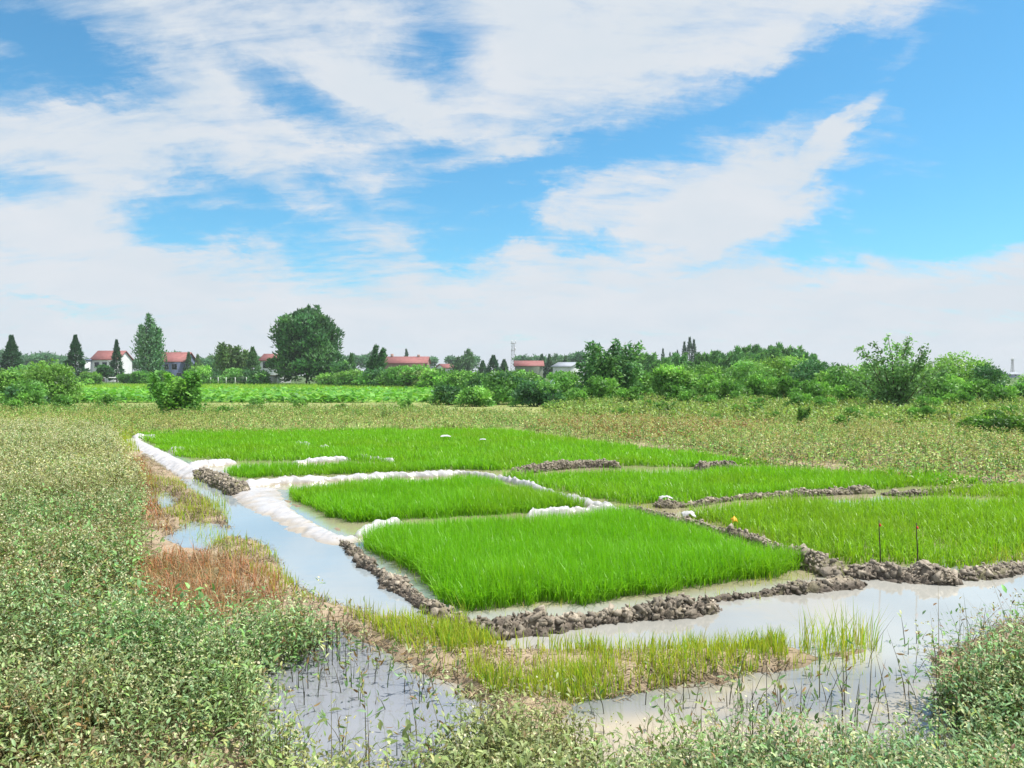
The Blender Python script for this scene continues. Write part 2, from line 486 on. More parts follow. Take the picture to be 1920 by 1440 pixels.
Cw = Cw + ((lambda u: np.array([.13, .15, .175]) * (1 - u) + np.array([.40, .335, .235]) * u)(sstep(-.16, .14, fbm(fx_ * 1.1, fy_ * 2.4, 83, 5) + .02)[:, None]) - Cw) * low * (1 - pud) * .8
Cw = Cw + (np.array([.17, .178, .20]) * (1 + 1.2 * tn) - Cw) * pud
pad = sstep(.1, -.1, sdpoly(fx_, fy_, WATER['paddy']))[:, None]
Cw = Cw + (np.array([.30, .26, .14]) * (1 + .5 * tn) - Cw) * pad * .8
ii = np.arange(len(fx_)).reshape(WX.shape)
water = mk('water', np.stack([fx_, fy_, 0 * fx_], 1), np.stack([ii[:-1, :-1], ii[:-1, 1:], ii[1:, 1:], ii[1:, :-1]], -1).reshape(-1, 4), M['water'], Cw, smooth=True)
tag(water, 'shallow muddy water in the ditch and paddies reflecting the sky', 'water', kind='structure')

# ------------------------------------------------------------------ foliage builders
def leaves(mb, P, D, L, W, N, C, fold=.15):
    """diamond leaves: base P, direction D, length L, width W, rough normal N, colour C"""
    D = unit(D); S = unit(np.cross(D, N)); N2 = np.cross(S, D)
    L = np.broadcast_to(L, (len(P),))[:, None]; W = np.broadcast_to(W, (len(P),))[:, None]
    mid = P + D * L * .42 + N2 * L * fold
    V = np.stack([P, mid + S * W * .5, P + D * L, mid - S * W * .5], 1).reshape(-1, 3)
    i = np.arange(len(P))[:, None] * 4
    mb.add(V, i + np.array([[0, 1, 2, 3]]), np.repeat(C, 4, axis=0))

def lance(mb, P, D, L, W, N, C):
    """curved lance-shaped leaves with a folded midrib (8 vertices)"""
    D = unit(D); S = unit(np.cross(D, N)); U = np.cross(S, D)
    L = np.broadcast_to(L, (len(P),))[:, None]; W = np.broadcast_to(W, (len(P),))[:, None]
    m1 = P + D * L * .33 + U * L * .05; m2 = P + D * L * .68 + U * L * .03
    e = U * W * .16
    V = np.stack([P, m1 + S * W * .46 + e, m1, m1 - S * W * .46 + e, m2 + S * W * .38 + e, m2, m2 - S * W * .38 + e, P + D * L - U * L * .08], 1).reshape(-1, 3)
    i = np.arange(len(P))[:, None] * 8
    T = np.vstack([i + np.array([[a]]).reshape(1, 3) for a in ((0, 1, 2), (0, 2, 3), (4, 7, 5), (5, 7, 6))])
    Q = np.vstack([i + np.array([[a]]).reshape(1, 4) for a in ((1, 4, 5, 2), (2, 5, 6, 3))])
    Cc = np.repeat(C, 8, axis=0)
    mb.add(V, [T, Q], Cc)

def blades(mb, P, Hh, azm, lean, W, C0, C1, segs=3, droop=.3):
    n = len(P); t = np.linspace(0, 1, segs + 1)[None, :]
    Hh, azm, lean, W = [np.broadcast_to(a, (n,))[:, None] for a in (Hh, azm, lean, W)]
    off = lean * Hh * t ** 1.8
    z = Hh * (t - droop * lean * t ** 3)
    cx = P[:, :1] + np.cos(azm) * off; cy = P[:, 1:2] + np.sin(azm) * off; cz = P[:, 2:3] + z
    w = W * .5 * (1 - t ** 2.2 * .93)
    tw = azm + np.pi / 2 + .5 * (rng.random((n, 1)) - .5)
    ex, ey = np.cos(tw) * w, np.sin(tw) * w
    A = np.stack([cx + ex, cy + ey, cz], -1); B = np.stack([cx - ex, cy - ey, cz], -1)
    V = np.stack([A, B], 2).reshape(-1, 3)
    k = segs + 1
    i = (np.arange(n) * 2 * k)[:, None, None] + (np.arange(segs) * 2)[None, :, None]
    Fq = (i + np.array([0, 1, 3, 2])[None, None]).reshape(-1, 4)
    tt = t[..., None]
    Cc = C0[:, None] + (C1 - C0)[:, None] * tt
    mb.add(V, Fq, np.repeat(Cc.reshape(-1, 3), 2, axis=0))

def scatter(P, dens, fac=None):
    lo, hi = P.min(0), P.max(0)
    n = int(dens * (hi - lo).prod())
    q = lo + rng.random((n, 2)) * (hi - lo)
    q = q[inpoly(q[:, 0], q[:, 1], P)]
    if fac is not None: q = q[rng.random(len(q)) < fac(q[:, 0], q[:, 1])]
    return q

def vary(c, n, a=.25, b=.06):
    c = np.asarray(c, float)
    return np.clip(c * (1 + a * (rng.random((n, 1)) * 2 - 1)) * (1 + b * (rng.random((n, 3)) * 2 - 1)), 0, 1)

def pick(cols, probs, n, a=.25):
    cols = np.asarray(cols, float)
    return vary(cols[rng.choice(len(cols), n, p=np.asarray(probs) / sum(probs))], n, a)

def rdir(n):
    v = rng.normal(size=(n, 3)); return unit(v)

# ------------------------------------------------------------------ rice
def rice(pts, dens, per, h, w, c0, c1, label, segs=3, lean=(.08, 1.05), thin=None):
    h *= 1.08
    P = poly(pts)
    lo, hi = P.min(0) - .2, P.max(0) + .2
    q = lo + rng.random((int(dens * (hi - lo).prod()), 2)) * (hi - lo)
    inner = .10 - sdpoly(q[:, 0], q[:, 1], P) + .26 * fbm(q[:, 0] * 3.3, q[:, 1] * 3.3, 63, 3)
    ok = inner > 0
    if thin is not None: ok &= rng.random(len(q)) < thin(q[:, 0], q[:, 1])
    q, inner = q[ok], inner[ok]
    n = len(q)
    hh = h * (.74 + .75 * fbm(q[:, 0] * 1.6, q[:, 1] * 1.6, 61, 4) + .32 * rng.random(n)) * (.82 + .18 * sstep(0, .25, inner))
    q = np.repeat(q, per, 0); hh = np.repeat(hh, per); n = len(q)
    B = np.hstack([q + rng.normal(0, .012, (n, 2)), np.full((n, 1), -.03)])
    hh = hh * (.65 + .4 * rng.random(n)) + .03
    patch = fbm(q[:, 0] * .8, q[:, 1] * .8, 71, 3)[:, None]
    yel = np.array([.28, .46, .02])
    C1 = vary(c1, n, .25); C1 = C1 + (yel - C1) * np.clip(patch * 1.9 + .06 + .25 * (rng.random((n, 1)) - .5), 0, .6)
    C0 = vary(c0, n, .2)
    mb = MB()
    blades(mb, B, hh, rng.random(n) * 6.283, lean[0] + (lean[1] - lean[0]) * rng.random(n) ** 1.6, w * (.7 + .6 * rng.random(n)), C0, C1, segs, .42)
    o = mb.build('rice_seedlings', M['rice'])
    return tag(o, label, 'rice', 'plots of rice seedlings', 'stuff')

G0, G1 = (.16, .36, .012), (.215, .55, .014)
PLOT = {
 'A': [(700, 1005, .08), (780, 1062, .03), (872, 1136), (1000, 1132), (1150, 1118), (1300, 1097), (1420, 1082), (1487, 1060), (1435, 1020, .18), (1330, 985, .2), (1230, 960, .2), (1170, 951, .2), (1000, 963, .2), (850, 966, .2), (745, 972, .2), (705, 988, .15)],
 'B': [(547, 912, .1), (600, 950, .04), (665, 978), (800, 970), (950, 962), (1072, 943, .08), (1000, 914, .15), (930, 893, .2), (870, 886, .2), (700, 895, .2), (560, 905, .2)],
 'C': [(430, 876, .1), (462, 892, .03), (600, 889), (740, 884), (860, 878), (925, 880), (860, 860, .2), (740, 855, .2), (600, 861, .2), (450, 864, .2)],
 'D': [(305, 833, .1), (345, 852, .05), (440, 864), (650, 864), (760, 868), (930, 882), (1060, 876), (1165, 872), (1290, 876), (1450, 862, .1), (1220, 831, .2), (1000, 805, .2), (960, 798, .2), (600, 798, .2), (320, 802, .2), (255, 806, .2), (300, 818, .2)],
 'E': [(960, 886, .1), (1060, 917, .04), (1180, 944), (1270, 942), (1400, 930), (1640, 917), (1825, 904), (1790, 885, .15), (1640, 872, .2), (1450, 866, .2), (1310, 872, .2), (1160, 874, .2), (1050, 876, .2)],
 'F': [(1305, 955, .1), (1400, 992, .04), (1480, 1025), (1560, 1058), (1640, 1052), (1800, 1062), (1920, 1040), (2250, 1010), (2250, 930, .15), (1920, 922, .2), (1720, 924, .2), (1480, 924, .2), (1335, 938, .2)],
 'G': [(1740, 928), (1920, 935), (2250, 950), (2250, 900, .2), (1920, 893, .2), (1830, 893, .2)],
}
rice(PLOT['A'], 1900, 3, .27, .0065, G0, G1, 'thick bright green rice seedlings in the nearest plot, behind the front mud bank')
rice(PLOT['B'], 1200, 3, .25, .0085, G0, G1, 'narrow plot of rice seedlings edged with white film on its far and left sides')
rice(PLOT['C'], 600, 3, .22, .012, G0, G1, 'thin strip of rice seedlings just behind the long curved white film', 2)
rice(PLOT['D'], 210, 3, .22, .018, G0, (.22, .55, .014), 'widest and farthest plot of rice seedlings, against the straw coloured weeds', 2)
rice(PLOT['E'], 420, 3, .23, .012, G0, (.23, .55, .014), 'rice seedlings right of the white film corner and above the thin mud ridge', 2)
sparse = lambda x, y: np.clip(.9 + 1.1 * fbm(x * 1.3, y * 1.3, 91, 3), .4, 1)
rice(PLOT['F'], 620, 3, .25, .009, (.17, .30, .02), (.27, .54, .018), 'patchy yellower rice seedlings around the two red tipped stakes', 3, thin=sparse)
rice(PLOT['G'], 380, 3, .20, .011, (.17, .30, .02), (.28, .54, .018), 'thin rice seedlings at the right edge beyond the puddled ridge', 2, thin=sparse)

# ------------------------------------------------------------------ bunds: white film and mud
def sweep(path, q, half_l, half_r, h, nt, disp, base=-.06, power=2.0):
    """ridge along a path: returns V grid, faces, and the (s, t) of each vertex"""
    T = np.gradient(path[:, :2], axis=0); T = unit(T); Nn = np.stack([-T[:, 1], T[:, 0]], 1)
    t = np.linspace(-1, 1, nt)
    S, Tt = np.meshgrid(q, t, indexing='ij')
    end = np.sqrt(np.clip(1 - np.clip(1 - np.minimum(S, q[-1] - S) / (.8 * h + .08), 0, 1) ** 2, 0.0, 1))
    half = np.where(Tt > 0, half_l[:, None], half_r[:, None])
    off = half * Tt * (.45 + .55 * end)
    z = base + (h - base) * (1 - np.abs(Tt) ** power) * end
    dn, dz = disp(S, Tt, half)
    off = off + dn * end; z = z + dz * end
    V = np.stack([path[:, None, 0] + Nn[:, None, 0] * off, path[:, None, 1] + Nn[:, None, 1] * off, z], -1)
    ii = np.arange(len(q) * nt).reshape(len(q), nt)
    Fq = np.stack([ii[:-1, :-1], ii[1:, :-1], ii[1:, 1:], ii[:-1, 1:]], -1).reshape(-1, 4)
    return V.reshape(-1, 3), Fq, S.ravel(), Tt.ravel()

def film(pts, h, wl, wr, label, seed, z=.1, extra=None):
    """white film over a low ridge; pts in photo pixels at the ridge top. wl / wr = half widths left / right of travel"""
    p3 = np.array([gp(a[0], a[1], z) for a in pts])
    path, q = spath(p3, .025)
    wlv = np.interp(q, np.linspace(0, q[-1], len(np.atleast_1d(wl))), np.atleast_1d(wl)); wrv = np.interp(q, np.linspace(0, q[-1], len(np.atleast_1d(wr))), np.atleast_1d(wr))
    def disp(S, Tt, half):
        a = half * Tt
        w = fbm(S * 2.0, a * 3, seed, 3) * .07
        fold = np.abs(fbm(S * 6 + 7 * a, a * 3 - 2 * S, seed + 3, 2)) ** .55 * .085
        small = np.abs(fbm(S * 17 - 14 * a, a * 7, seed + 5, 2)) ** .6 * .035
        k = (1 - np.abs(Tt) ** 6)
        return fbm(S * 3.5, np.sign(Tt) * 3 + seed, seed + 8, 4) * .16 * np.abs(Tt), (w - fold - small + .02) * k * min(1, h / .1)
    V, Fq, S, Tt = sweep(path, q, wlv, wrv, h, 25, disp, power=1.9)
    dirt = np.clip(sstep(.05, .0, V[:, 2] + .05 * fbm(S * 5, Tt * 2, seed + 21, 3)) * .75 + 1.6 * np.clip(fbm(S * 3.5, Tt * 2, seed + 23, 4) - .10, 0, 1), 0, .75)[:, None]
    Cf = np.array([.47, .46, .475]) * (1 - dirt) + np.array([.34, .28, .20]) * dirt
    o = mk('plastic_film', V, Fq, M['film'], Cf, smooth=True)
    return tag(o, label, 'plastic film', 'white film laid over the plot ridges')

film([(455, 903), (500, 897), (560, 893), (640, 889), (740, 885), (830, 882), (872, 880), (930, 887), (1000, 905), (1075, 928), (1130, 940), (1168, 944)], .10, [.2, .10, .11], [.2, .10, .12],
     'long curved white film running behind the second rice plot to a point at right', 101)
film([(458, 906), (480, 918), (520, 938), (560, 962), (600, 982), (640, 996), (672, 993)], .055, [.7, .2, .12], [.54, .48, .30],
     'broad crumpled white film sloping into the ditch beside the second rice plot', 131)
film([(668, 992), (690, 982), (715, 974), (760, 968)], .10, .10, .10, 'short white film at the left corner of the nearest rice plot', 151)
film([(988, 961), (1012, 953), (1060, 950), (1110, 947), (1160, 945)], .105, .09, .09, 'short white film with a rounded end above the nearest rice plot', 161)
film([(246, 819), (258, 827), (290, 843), (325, 862), (350, 874), (378, 884)], .11, [.30, .35, .4], [.4, .42, .36], 'wrinkled white film along the far left end of the ditch', 171, .12)
film([(248, 817), (270, 815), (298, 815)], .16, .25, .25, 'farthest short white film capping the ditch end', 181, .12)
film([(318, 838), (335, 836), (352, 835)], .13, .2, .2, 'small white film tongue between two far rice corners', 191, .12)
film([(352, 868), (380, 862), (410, 860), (445, 858)], .11, .16, .24, 'white film strip pointing right from the ditch, above the mossy mud bank', 201, .12)
film([(545, 857), (580, 855), (620, 853), (660, 851)], .10, .09, .09, 'thin white film strip lying among the far rice, left of centre', 211, .14)
film([(664, 845), (700, 849), (742, 854)], .11, .08, .08, 'small white film strip slanting down right in the far rice', 221, .16)
film([(556, 822), (570, 825), (586, 828)], .14, .18, .18, 'small slanting white film farthest back in the rice', 231, .17)
film([(598, 829), (610, 830), (620, 829)], .13, .16, .16, 'tiny white film scrap beside the farthest slanting strip', 241, .17)

def mudbank(pts, h, wl, wr, cell_, label, seed, z=.1, grass=0.0, rough=1.0, step=.02, clods=1.0):
    p3 = np.array([gp(a[0], a[1], z) for a in pts])
    path, q = spath(p3, step)
    wl = np.full(len(q), wl) * (1 + .6 * fbm(q * 1.5, q * 0, seed, 3)); wr = np.full(len(q), wr) * (1 + .6 * fbm(q * 1.5, q * 0 + 9, seed, 3))
    NT = 19; keep = {}; cell = cell_ * .95
    def disp(S, Tt, half):
        a = half * Tt * 1.25
        jit = rng.random(S.shape) - .5
        keep['id'] = np.clip(.5 + 1.1 * fbm(S * 16, a * 16, seed + 2, 3) + .5 * jit, 0, 1)
        crust = fbm(S * 2.4, a * 2.4, seed + 4, 3)
        pit = sstep(.10, .0, np.abs(fbm(S * 5.5, a * 7, seed + 3, 4)))
        lump = (crust * .09 + fbm(S * 8, a * 8, seed + 6, 3) * .06 - pit * .03 + jit * .02) * rough
        k = 1 - np.abs(Tt) ** 6
        return np.sign(Tt) * lump * 1.1 * np.abs(Tt) * k, lump * k
    V, Fq, S, Tt = sweep(path, q, wl, wr, h, NT, disp, base=-.07, power=2.6)
    n = len(V)
    idv = keep['id'].ravel()
    base = np.array([.19, .155, .12])
    C = base * (.35 + 1.1 * idv[:, None]) * (1 + 1.1 * fbm(S * 6, Tt * 3, seed + 12, 4)[:, None])
    dark = np.array([.075, .058, .045])
    wetf = sstep(.075, .01, V[:, 2] + .06 * fbm(S * 5, Tt * 2, seed + 17, 3))[:, None]
    C = C + (dark - C) * wetf * .85
    moss = np.array([.14, .15, .04])
    C = C + (moss - C) * np.clip(grass + 1.2 * fbm(S * 2.3, Tt * 1.5, seed + 14, 3), 0, .8)[:, None]
    mb = MB(); mb.add(V, Fq, C)
    # the crumbled crust of the bank: angular clods of every size pressed into it
    m = int(q[-1] * 2600 * (wl.mean() + wr.mean()) * clods)
    r = np.minimum(.0085 * np.exp(rng.normal(.15, .55, m)), .034) * (cell_ / .12) ** .5
    k, vi = rng.integers(len(q), size=m), rng.integers(1, NT - 1, size=m)
    ctr = V.reshape(len(q), NT, 3)[k, vi] + rng.normal(0, .008, (m, 3)) - np.array([0, 0, 1]) * (r * .45)[:, None]
    cube = np.array([(x, y, z) for x in (-1, 1) for y in (-1, 1) for z in (-1, 1)], float)
    bx = cube[None] * rng.uniform(.5, 1.25, (m, 1, 3)) * np.array([1.25, 1, .55]) + rng.uniform(-.5, .5, (m, 8, 3))
    Q = np.linalg.qr(rng.normal(size=(m, 3, 3)) + np.eye(3) * 1.2)[0]
    bv = np.einsum('nij,nvj->nvi', Q, bx) * r[:, None, None] + ctr[:, None]
    cf = np.array([(0, 1, 3, 2), (4, 6, 7, 5), (0, 4, 5, 1), (2, 3, 7, 6), (0, 2, 6, 4), (1, 5, 7, 3)])
    cc = np.array([.28, .24, .19]) * np.exp(np.clip(rng.normal(-.05, .24, (m, 1)), -.6, .35)) * (1 + 1.0 * fbm(ctr[:, 0] * 7, ctr[:, 1] * 7, seed + 31, 3)[:, None])
    wv = sstep(.05, .0, ctr[:, 2:3]); cc = cc + (dark - cc) * wv * .8
    mb.add(bv.reshape(-1, 3), (np.arange(m) * 8)[:, None, None].repeat(6, 1).reshape(-1, 1) + np.tile(cf, (m, 1)), np.repeat(cc, 8, 0))
    o = mb.build('mud_bank', M['mud'], smooth=False)
    tag(o, label, 'mud bank', 'mud banks between the rice plots')
    return V, S

mudbank([(858, 1146), (900, 1152), (950, 1150), (1050, 1138), (1150, 1126), (1250, 1116), (1350, 1106)], .10, .11, .10, .13, 'tall cracked mud wall at the front corner of the nearest rice plot', 301, .15, -.15)
mudbank([(1325, 1109), (1420, 1098), (1500, 1090), (1575, 1083), (1620, 1078)], .05, .08, .09, .09, 'low dark mud ridge between the front wall and the clods by the stakes', 311, .08, .05)
mudbank([(630, 995), (665, 1020), (700, 1050), (745, 1082), (790, 1112), (830, 1135), (880, 1150)], .045, .08, .09, .085, 'narrow crumbly mud ridge between the blue ditch and the nearest rice plot', 321, .09, .0)
mudbank([(1605, 1060), (1640, 1052), (1690, 1062), (1740, 1062), (1800, 1066)], .09, .15, .16, .14, 'rough heap of grey mud clods in front of the two stakes', 331, .12, -.1, 1.3)
mudbank([(1800, 1066), (1860, 1056), (1925, 1045), (2100, 1025)], .05, .15, .17, .11, 'grassy end of the front mud bank at the right edge', 337, .1, .35)
mudbank([(1172, 945), (1220, 953), (1290, 972), (1370, 990), (1430, 1008), (1480, 1028)], .085, .11, .11, .09, 'mud ridge with litter running down from the white film corner', 341, .09, .1)
mudbank([(1468, 1020), (1500, 1028), (1535, 1042), (1565, 1056)], .12, .16, .16, .12, 'dark overgrown mud hump left of the stakes', 347, .13, .3, 1.2)
mudbank([(1225, 938), (1290, 938), (1370, 927), (1460, 921), (1540, 917), (1640, 912)], .075, .11, .11, .09, 'thin straw coloured mud ridge across the right hand rice', 351, .09, .2)
mudbank([(1650, 915), (1700, 917), (1760, 912), (1830, 904)], .06, .14, .14, .12, 'short grey mud ridge beside the small puddle at right', 357, .1, -.05, 1.2)
mudbank([(955, 881), (1000, 873), (1060, 867), (1120, 864), (1165, 866)], .13, .12, .12, .11, 'brown mud ridge right of the bend in the long white film', 361, .12, .1)
mudbank([(1305, 868), (1350, 866), (1385, 868)], .13, .2, .2, .14, 'small far mud hump at the edge of the widest rice plot', 367, .13, .2)
mudbank([(372, 876), (395, 882), (420, 893), (455, 908)], .15, .18, .2, .11, 'mossy dark mud bank between two white films on the ditch', 371, .16, .45)

# ------------------------------------------------------------------ weeds
SAGE = [(.30, .42, .20), (.22, .38, .19), (.47, .54, .29), (.20, .36, .11), (.37, .40, .15), (.09, .18, .06)]
def weeds(q, h, nl, L, near, label, name, cols, probs, flower=.35, cream=(.66, .64, .42), dead=None, lw=.36, zoff=0.0, stemc=(.12, .10, .04)):
    """leafy stems: q = (n,2) roots"""
    n = len(q); mb = MB()
    z = terrain(q[:, 0], q[:, 1]) + zoff
    root = np.hstack([q, z[:, None]])
    hh = h * (.5 + .6 * rng.random(n) + 1.1 * fbm(q[:, 0] * 1.5, q[:, 1] * 1.5, 401, 4))
    hh = np.clip(hh, .06, h * 1.45)
    lean = rng.normal(0, .3, (n, 2)) * hh[:, None]
    k = nl
    f = np.clip((np.arange(k)[None] + .3 + rng.random((n, k)) * .9) / k, .12, 1)
    pos = root[:, None] + np.concatenate([lean[:, None] * f[..., None] ** 1.6, (hh[:, None] * f)[..., None]], -1)
    pos[..., :2] += rng.normal(0, 1, (n, k, 2)) * (L * 1.1 * (1 - .4 * f))[..., None]
    a = rng.random((n, 1)) * 6.28 + np.arange(k)[None] * 2.4 + rng.normal(0, .4, (n, k))
    e = np.clip(.1 + .45 * f ** 2 + rng.normal(0, .4, (n, k)), -.6, 1.4)
    D = np.stack([np.cos(a) * np.cos(e), np.sin(a) * np.cos(e), np.sin(e)], -1)
    Nn = np.stack([-np.cos(a) * np.sin(e), -np.sin(a) * np.sin(e), np.cos(e)], -1) + rng.normal(0, .25, (n, k, 3))
    Ls = L * (.55 + .6 * rng.random((n, k))) * (1.1 - .45 * f)
    patch = fbm(q[:, 0] * .55, q[:, 1] * .55, 411, 3)
    pc_ = pick(cols, probs, n, .18)
    warm = np.array([.34, .32, .12]); C = pc_ + (warm - pc_) * np.clip(patch[:, None] * 1.6, 0, .65)
    Cl = np.repeat(C, k, 0) * (1 + .5 * (rng.random((n * k, 1)) * 2 - 1))
    Pf, Df, Nf, Lf = pos.reshape(-1, 3), D.reshape(-1, 3), Nn.reshape(-1, 3), Ls.ravel()
    if dead is not None:
        dm = rng.random(n * k) < dead
        Cl[dm] = vary((.30, .20, .09), dm.sum(), .3)
    (lance if near else leaves)(mb, Pf, Df, Lf, Lf * lw * (1 if near else 1.15), Nf, Cl)
    blades(mb, root, np.linalg.norm(np.hstack([lean, hh[:, None]]), axis=1), np.arctan2(lean[:, 1], lean[:, 0]), np.minimum(.9, np.linalg.norm(lean, axis=1) / hh), .005 if near else L * .12, vary(stemc, n), vary((.16, .15, .06), n), 2, 0)
    fl = rng.random(n) < flower * (1.15 if near else 1)
    if fl.any():
        m = 5
        tip = (root[fl] + np.hstack([lean[fl], hh[fl][:, None]]))
        tip = np.repeat(tip, m, 0) + rng.normal(0, L * .22, (fl.sum() * m, 3))
        s = L * (.24 if near else .32)
        leaves(mb, tip, rdir(len(tip)) + np.array([0, 0, .6]), s, s * .8, rdir(len(tip)), vary(cream, len(tip), .25))
    o = mb.build(name, M['leaf'])
    return tag(o, label, 'weeds', kind='stuff')

ZW = .22
FIELD = poly([(-800, 797), (205, 797), (232, 835), (262, 880), (268, 925), (250, 960), (285, 1000), (272, 1040), (250, 1075), (270, 1135), (400, 1150), (480, 1125), (560, 1110), (615, 1150),
              (560, 1180), (490, 1195), (480, 1260), (470, 1315), (570, 1345), (740, 1342), (860, 1326), (980, 1312), (1060, 1318), (1100, 1340), (1170, 1375), (1250, 1352), (1400, 1345),
              (1560, 1352), (1700, 1338), (1815, 1335), (1850, 1310), (1800, 1295), (1752, 1265), (1772, 1228), (1850, 1200), (1920, 1178), (2600, 1150), (2600, 2700), (-800, 2700)], ZW)
clump = lambda x, y: np.clip(.62 + 2.8 * fbm(x * 2.2, y * 2.2, 421, 4), .04, 1)
q = scatter(FIELD, 620, lambda x, y: clump(x, y) * (y < 5.2) * (np.abs(x) < .8 * y + .9))
weeds(q, .34, 18, .050, True, 'leafy sage green weeds with cream flower heads filling the foreground', 'foreground_weeds', SAGE, [3, 3, 2, 3, 1.6, 2.6])
q = scatter(FIELD, 400, lambda x, y: clump(x, y) * (y >= 5.2) * (y < 11) * (x > -10))
weeds(q, .31, 12, .054, False, 'pale weeds covering the left bank beside the ditch', 'bank_weeds', SAGE, [3, 2.5, 2.4, 2.4, 2.2, 2], .4)
q = scatter(FIELD, 150, lambda x, y: clump(x, y) * (y >= 11))
weeds(q, .30, 9, .08, False, 'sage and straw coloured weeds on the far left field', 'field_weeds', SAGE + [(.48, .47, .22)], [2.2, 1.5, 3.5, 1.2, 2.5, .4, 3], .5)

q = scatter(FIELD, 420, lambda x, y: (y < 4.2) * (x > -.3) * (np.abs(x) < .8 * y + .9))
weeds(q, .36, 17, .056, True, 'grey green leafy weeds crowding the bottom edge of the view on the right', 'foreground_weeds', [(.20, .36, .18), (.28, .42, .2), (.15, .30, .12), (.42, .52, .26), (.07, .15, .05)], [3, 3, 3, 1.6, 2], .4)
BROAD = [(.16, .33, .10), (.20, .38, .12), (.10, .22, .06)]
q = scatter(FIELD, 42, lambda x, y: (fbm(x * 1.3, y * 1.3, 427, 3) > .08) * (y < 9) * (np.abs(x) < .8 * y + .9))
weeds(q, .42, 12, .085, True, 'clumps of taller fresh green plants with broad leaves among the sage weeds', 'broad_weeds', BROAD, [3, 2, 1.5], .05, lw=.42)
q = scatter(FIELD, 70, lambda x, y: (fbm(x * .9, y * .9, 428, 3) > .05) * (y < 12) * (np.abs(x) < .8 * y + .9))
weeds(q, .40, 7, .045, True, 'withered brown stalks sticking out of the weeds', 'withered_weeds', [(.30, .17, .08), (.40, .30, .16), (.2, .1, .06)], [2, 2, 1.5], .5, (.45, .38, .22), stemc=(.24, .11, .07))
STRAW = [(.35, .46, .16), (.26, .42, .11), (.17, .36, .08), (.49, .52, .24), (.10, .26, .06), (.38, .29, .13)]
BAND = poly([(-800, 797), (205, 797), (240, 806), (960, 792), (1000, 800), (1220, 827), (1450, 858), (1800, 886), (1920, 893), (2600, 945), (2600, 790), (1920, 792), (1500, 786), (1000, 774), (820, 767), (130, 765), (-800, 765)], .25)
q = scatter(poly([(-800, 776), (300, 777), (960, 782), (1000, 774), (820, 764), (130, 762), (-800, 762)], .25), 16, lambda x, y: np.clip(.5 + 2.4 * fbm(x * .5, y * .5, 433, 3), .05, 1))
weeds(q, .40, 9, .16, False, 'olive green weeds between the crop field and the straw coloured band', 'green_weeds', [(.16, .32, .07), (.12, .26, .06), (.26, .38, .10)], [3, 2, 2], .1, (.4, .42, .15))
q = scatter(BAND, 46, lambda x, y: np.clip(.8 + 1.0 * fbm(x * .6, y * .6, 431, 3), .15, 1) * np.clip(22 / y, .3, 1))
gr = sstep(16, 8, q[:, 1]) if False else 0
weeds(q, .27, 8, .11, False, 'dry straw coloured weeds in a band behind the rice plots', 'dry_weeds', STRAW, [3, 3, 3, 1.6, 2, 1], .45, (.50, .45, .2), .03)
q = scatter(poly([(980, 798), (1230, 828), (1480, 800), (1300, 778), (1100, 785)], .15), 20)
weeds(q, .25, 7, .12, False, 'reddish dying weeds beyond the right side of the far rice', 'russet_weeds', [(.34, .16, .08), (.40, .24, .12), (.30, .22, .10)], [3, 2, 1], .1)
q = scatter(poly([(1000, 772), (1300, 785), (1700, 790), (2600, 800), (2600, 746), (1400, 744), (1120, 748)], .3), 14)
weeds(q, .45, 10, .2, False, 'fresh green weeds at the foot of the right hand shrubs', 'green_weeds', [(.22, .38, .08), (.17, .30, .07), (.34, .42, .12), (.12, .22, .06)], [3, 2, 2, 1], .1, (.3, .32, .1))

# dead orange grass and bare stems
def deadgrass(pts, dens, h, label, name, cols, probs, lean=(.3, 1.4), w=.006, z=.1, thin=None, lift=0, segs=2):
    q = scatter(poly(pts, z), dens, thin); n = len(q); mb = MB()
    P = np.hstack([q, (np.maximum(terrain(q[:, 0], q[:, 1]), -.05) + lift)[:, None]])
    C = pick(cols, probs, n)
    blades(mb, P, h * (.5 + .8 * rng.random(n)), rng.random(n) * 6.283, lean[0] + (lean[1] - lean[0]) * rng.random(n), w, C * .8, C, segs, .45)
    return tag(mb.build(name, M['leaf']), label, 'grass', kind='stuff')
RUST = [(.48, .22, .10), (.40, .15, .07), (.46, .32, .16), (.28, .17, .08)]
deadgrass([(255, 1055), (330, 1030), (440, 1040), (525, 1075), (530, 1125), (450, 1155), (330, 1160), (250, 1120)], 800, .2, 'orange brown dead grass on the ditch bank below the small pool', 'dead_grass', RUST, [3, 2, 3, 1.5])
deadgrass([(215, 850), (270, 860), (290, 900), (300, 950), (330, 990), (290, 990), (262, 960), (255, 900)], 350, .18, 'rusty dead grass along the weed edge near the far ditch', 'dead_grass', RUST, [2, 2, 3, 1.5], w=.01)
deadgrass([(490, 1190), (560, 1150), (640, 1160), (620, 1190), (520, 1215)], 700, .18, 'brown dead stems at the top of the lower left puddle', 'dead_grass', [(.30, .16, .09), (.36, .26, .14), (.2, .12, .07)], [2, 2, 1])
deadgrass([(-300, 1700), (200, 880), (300, 830), (420, 930), (700, 1120), (900, 1190), (1480, 1220), (1480, 1290), (900, 1360), (860, 1700)], 1100, .045, 'flattened straw and dead leaves strewn over the bare mud banks', 'plant_litter',
          [(.42, .33, .2), (.2, .13, .08), (.48, .42, .28), (.12, .09, .05), (.28, .3, .12)], [2, 2, 1.5, 1.5, 1], (1.5, 3.0), .009, thin=lambda x, y: (landsd(x, y) > -.05) * np.clip(.5 + 2 * fbm(x * 2.5, y * 2.5, 471, 3), .05, 1), lift=.01)

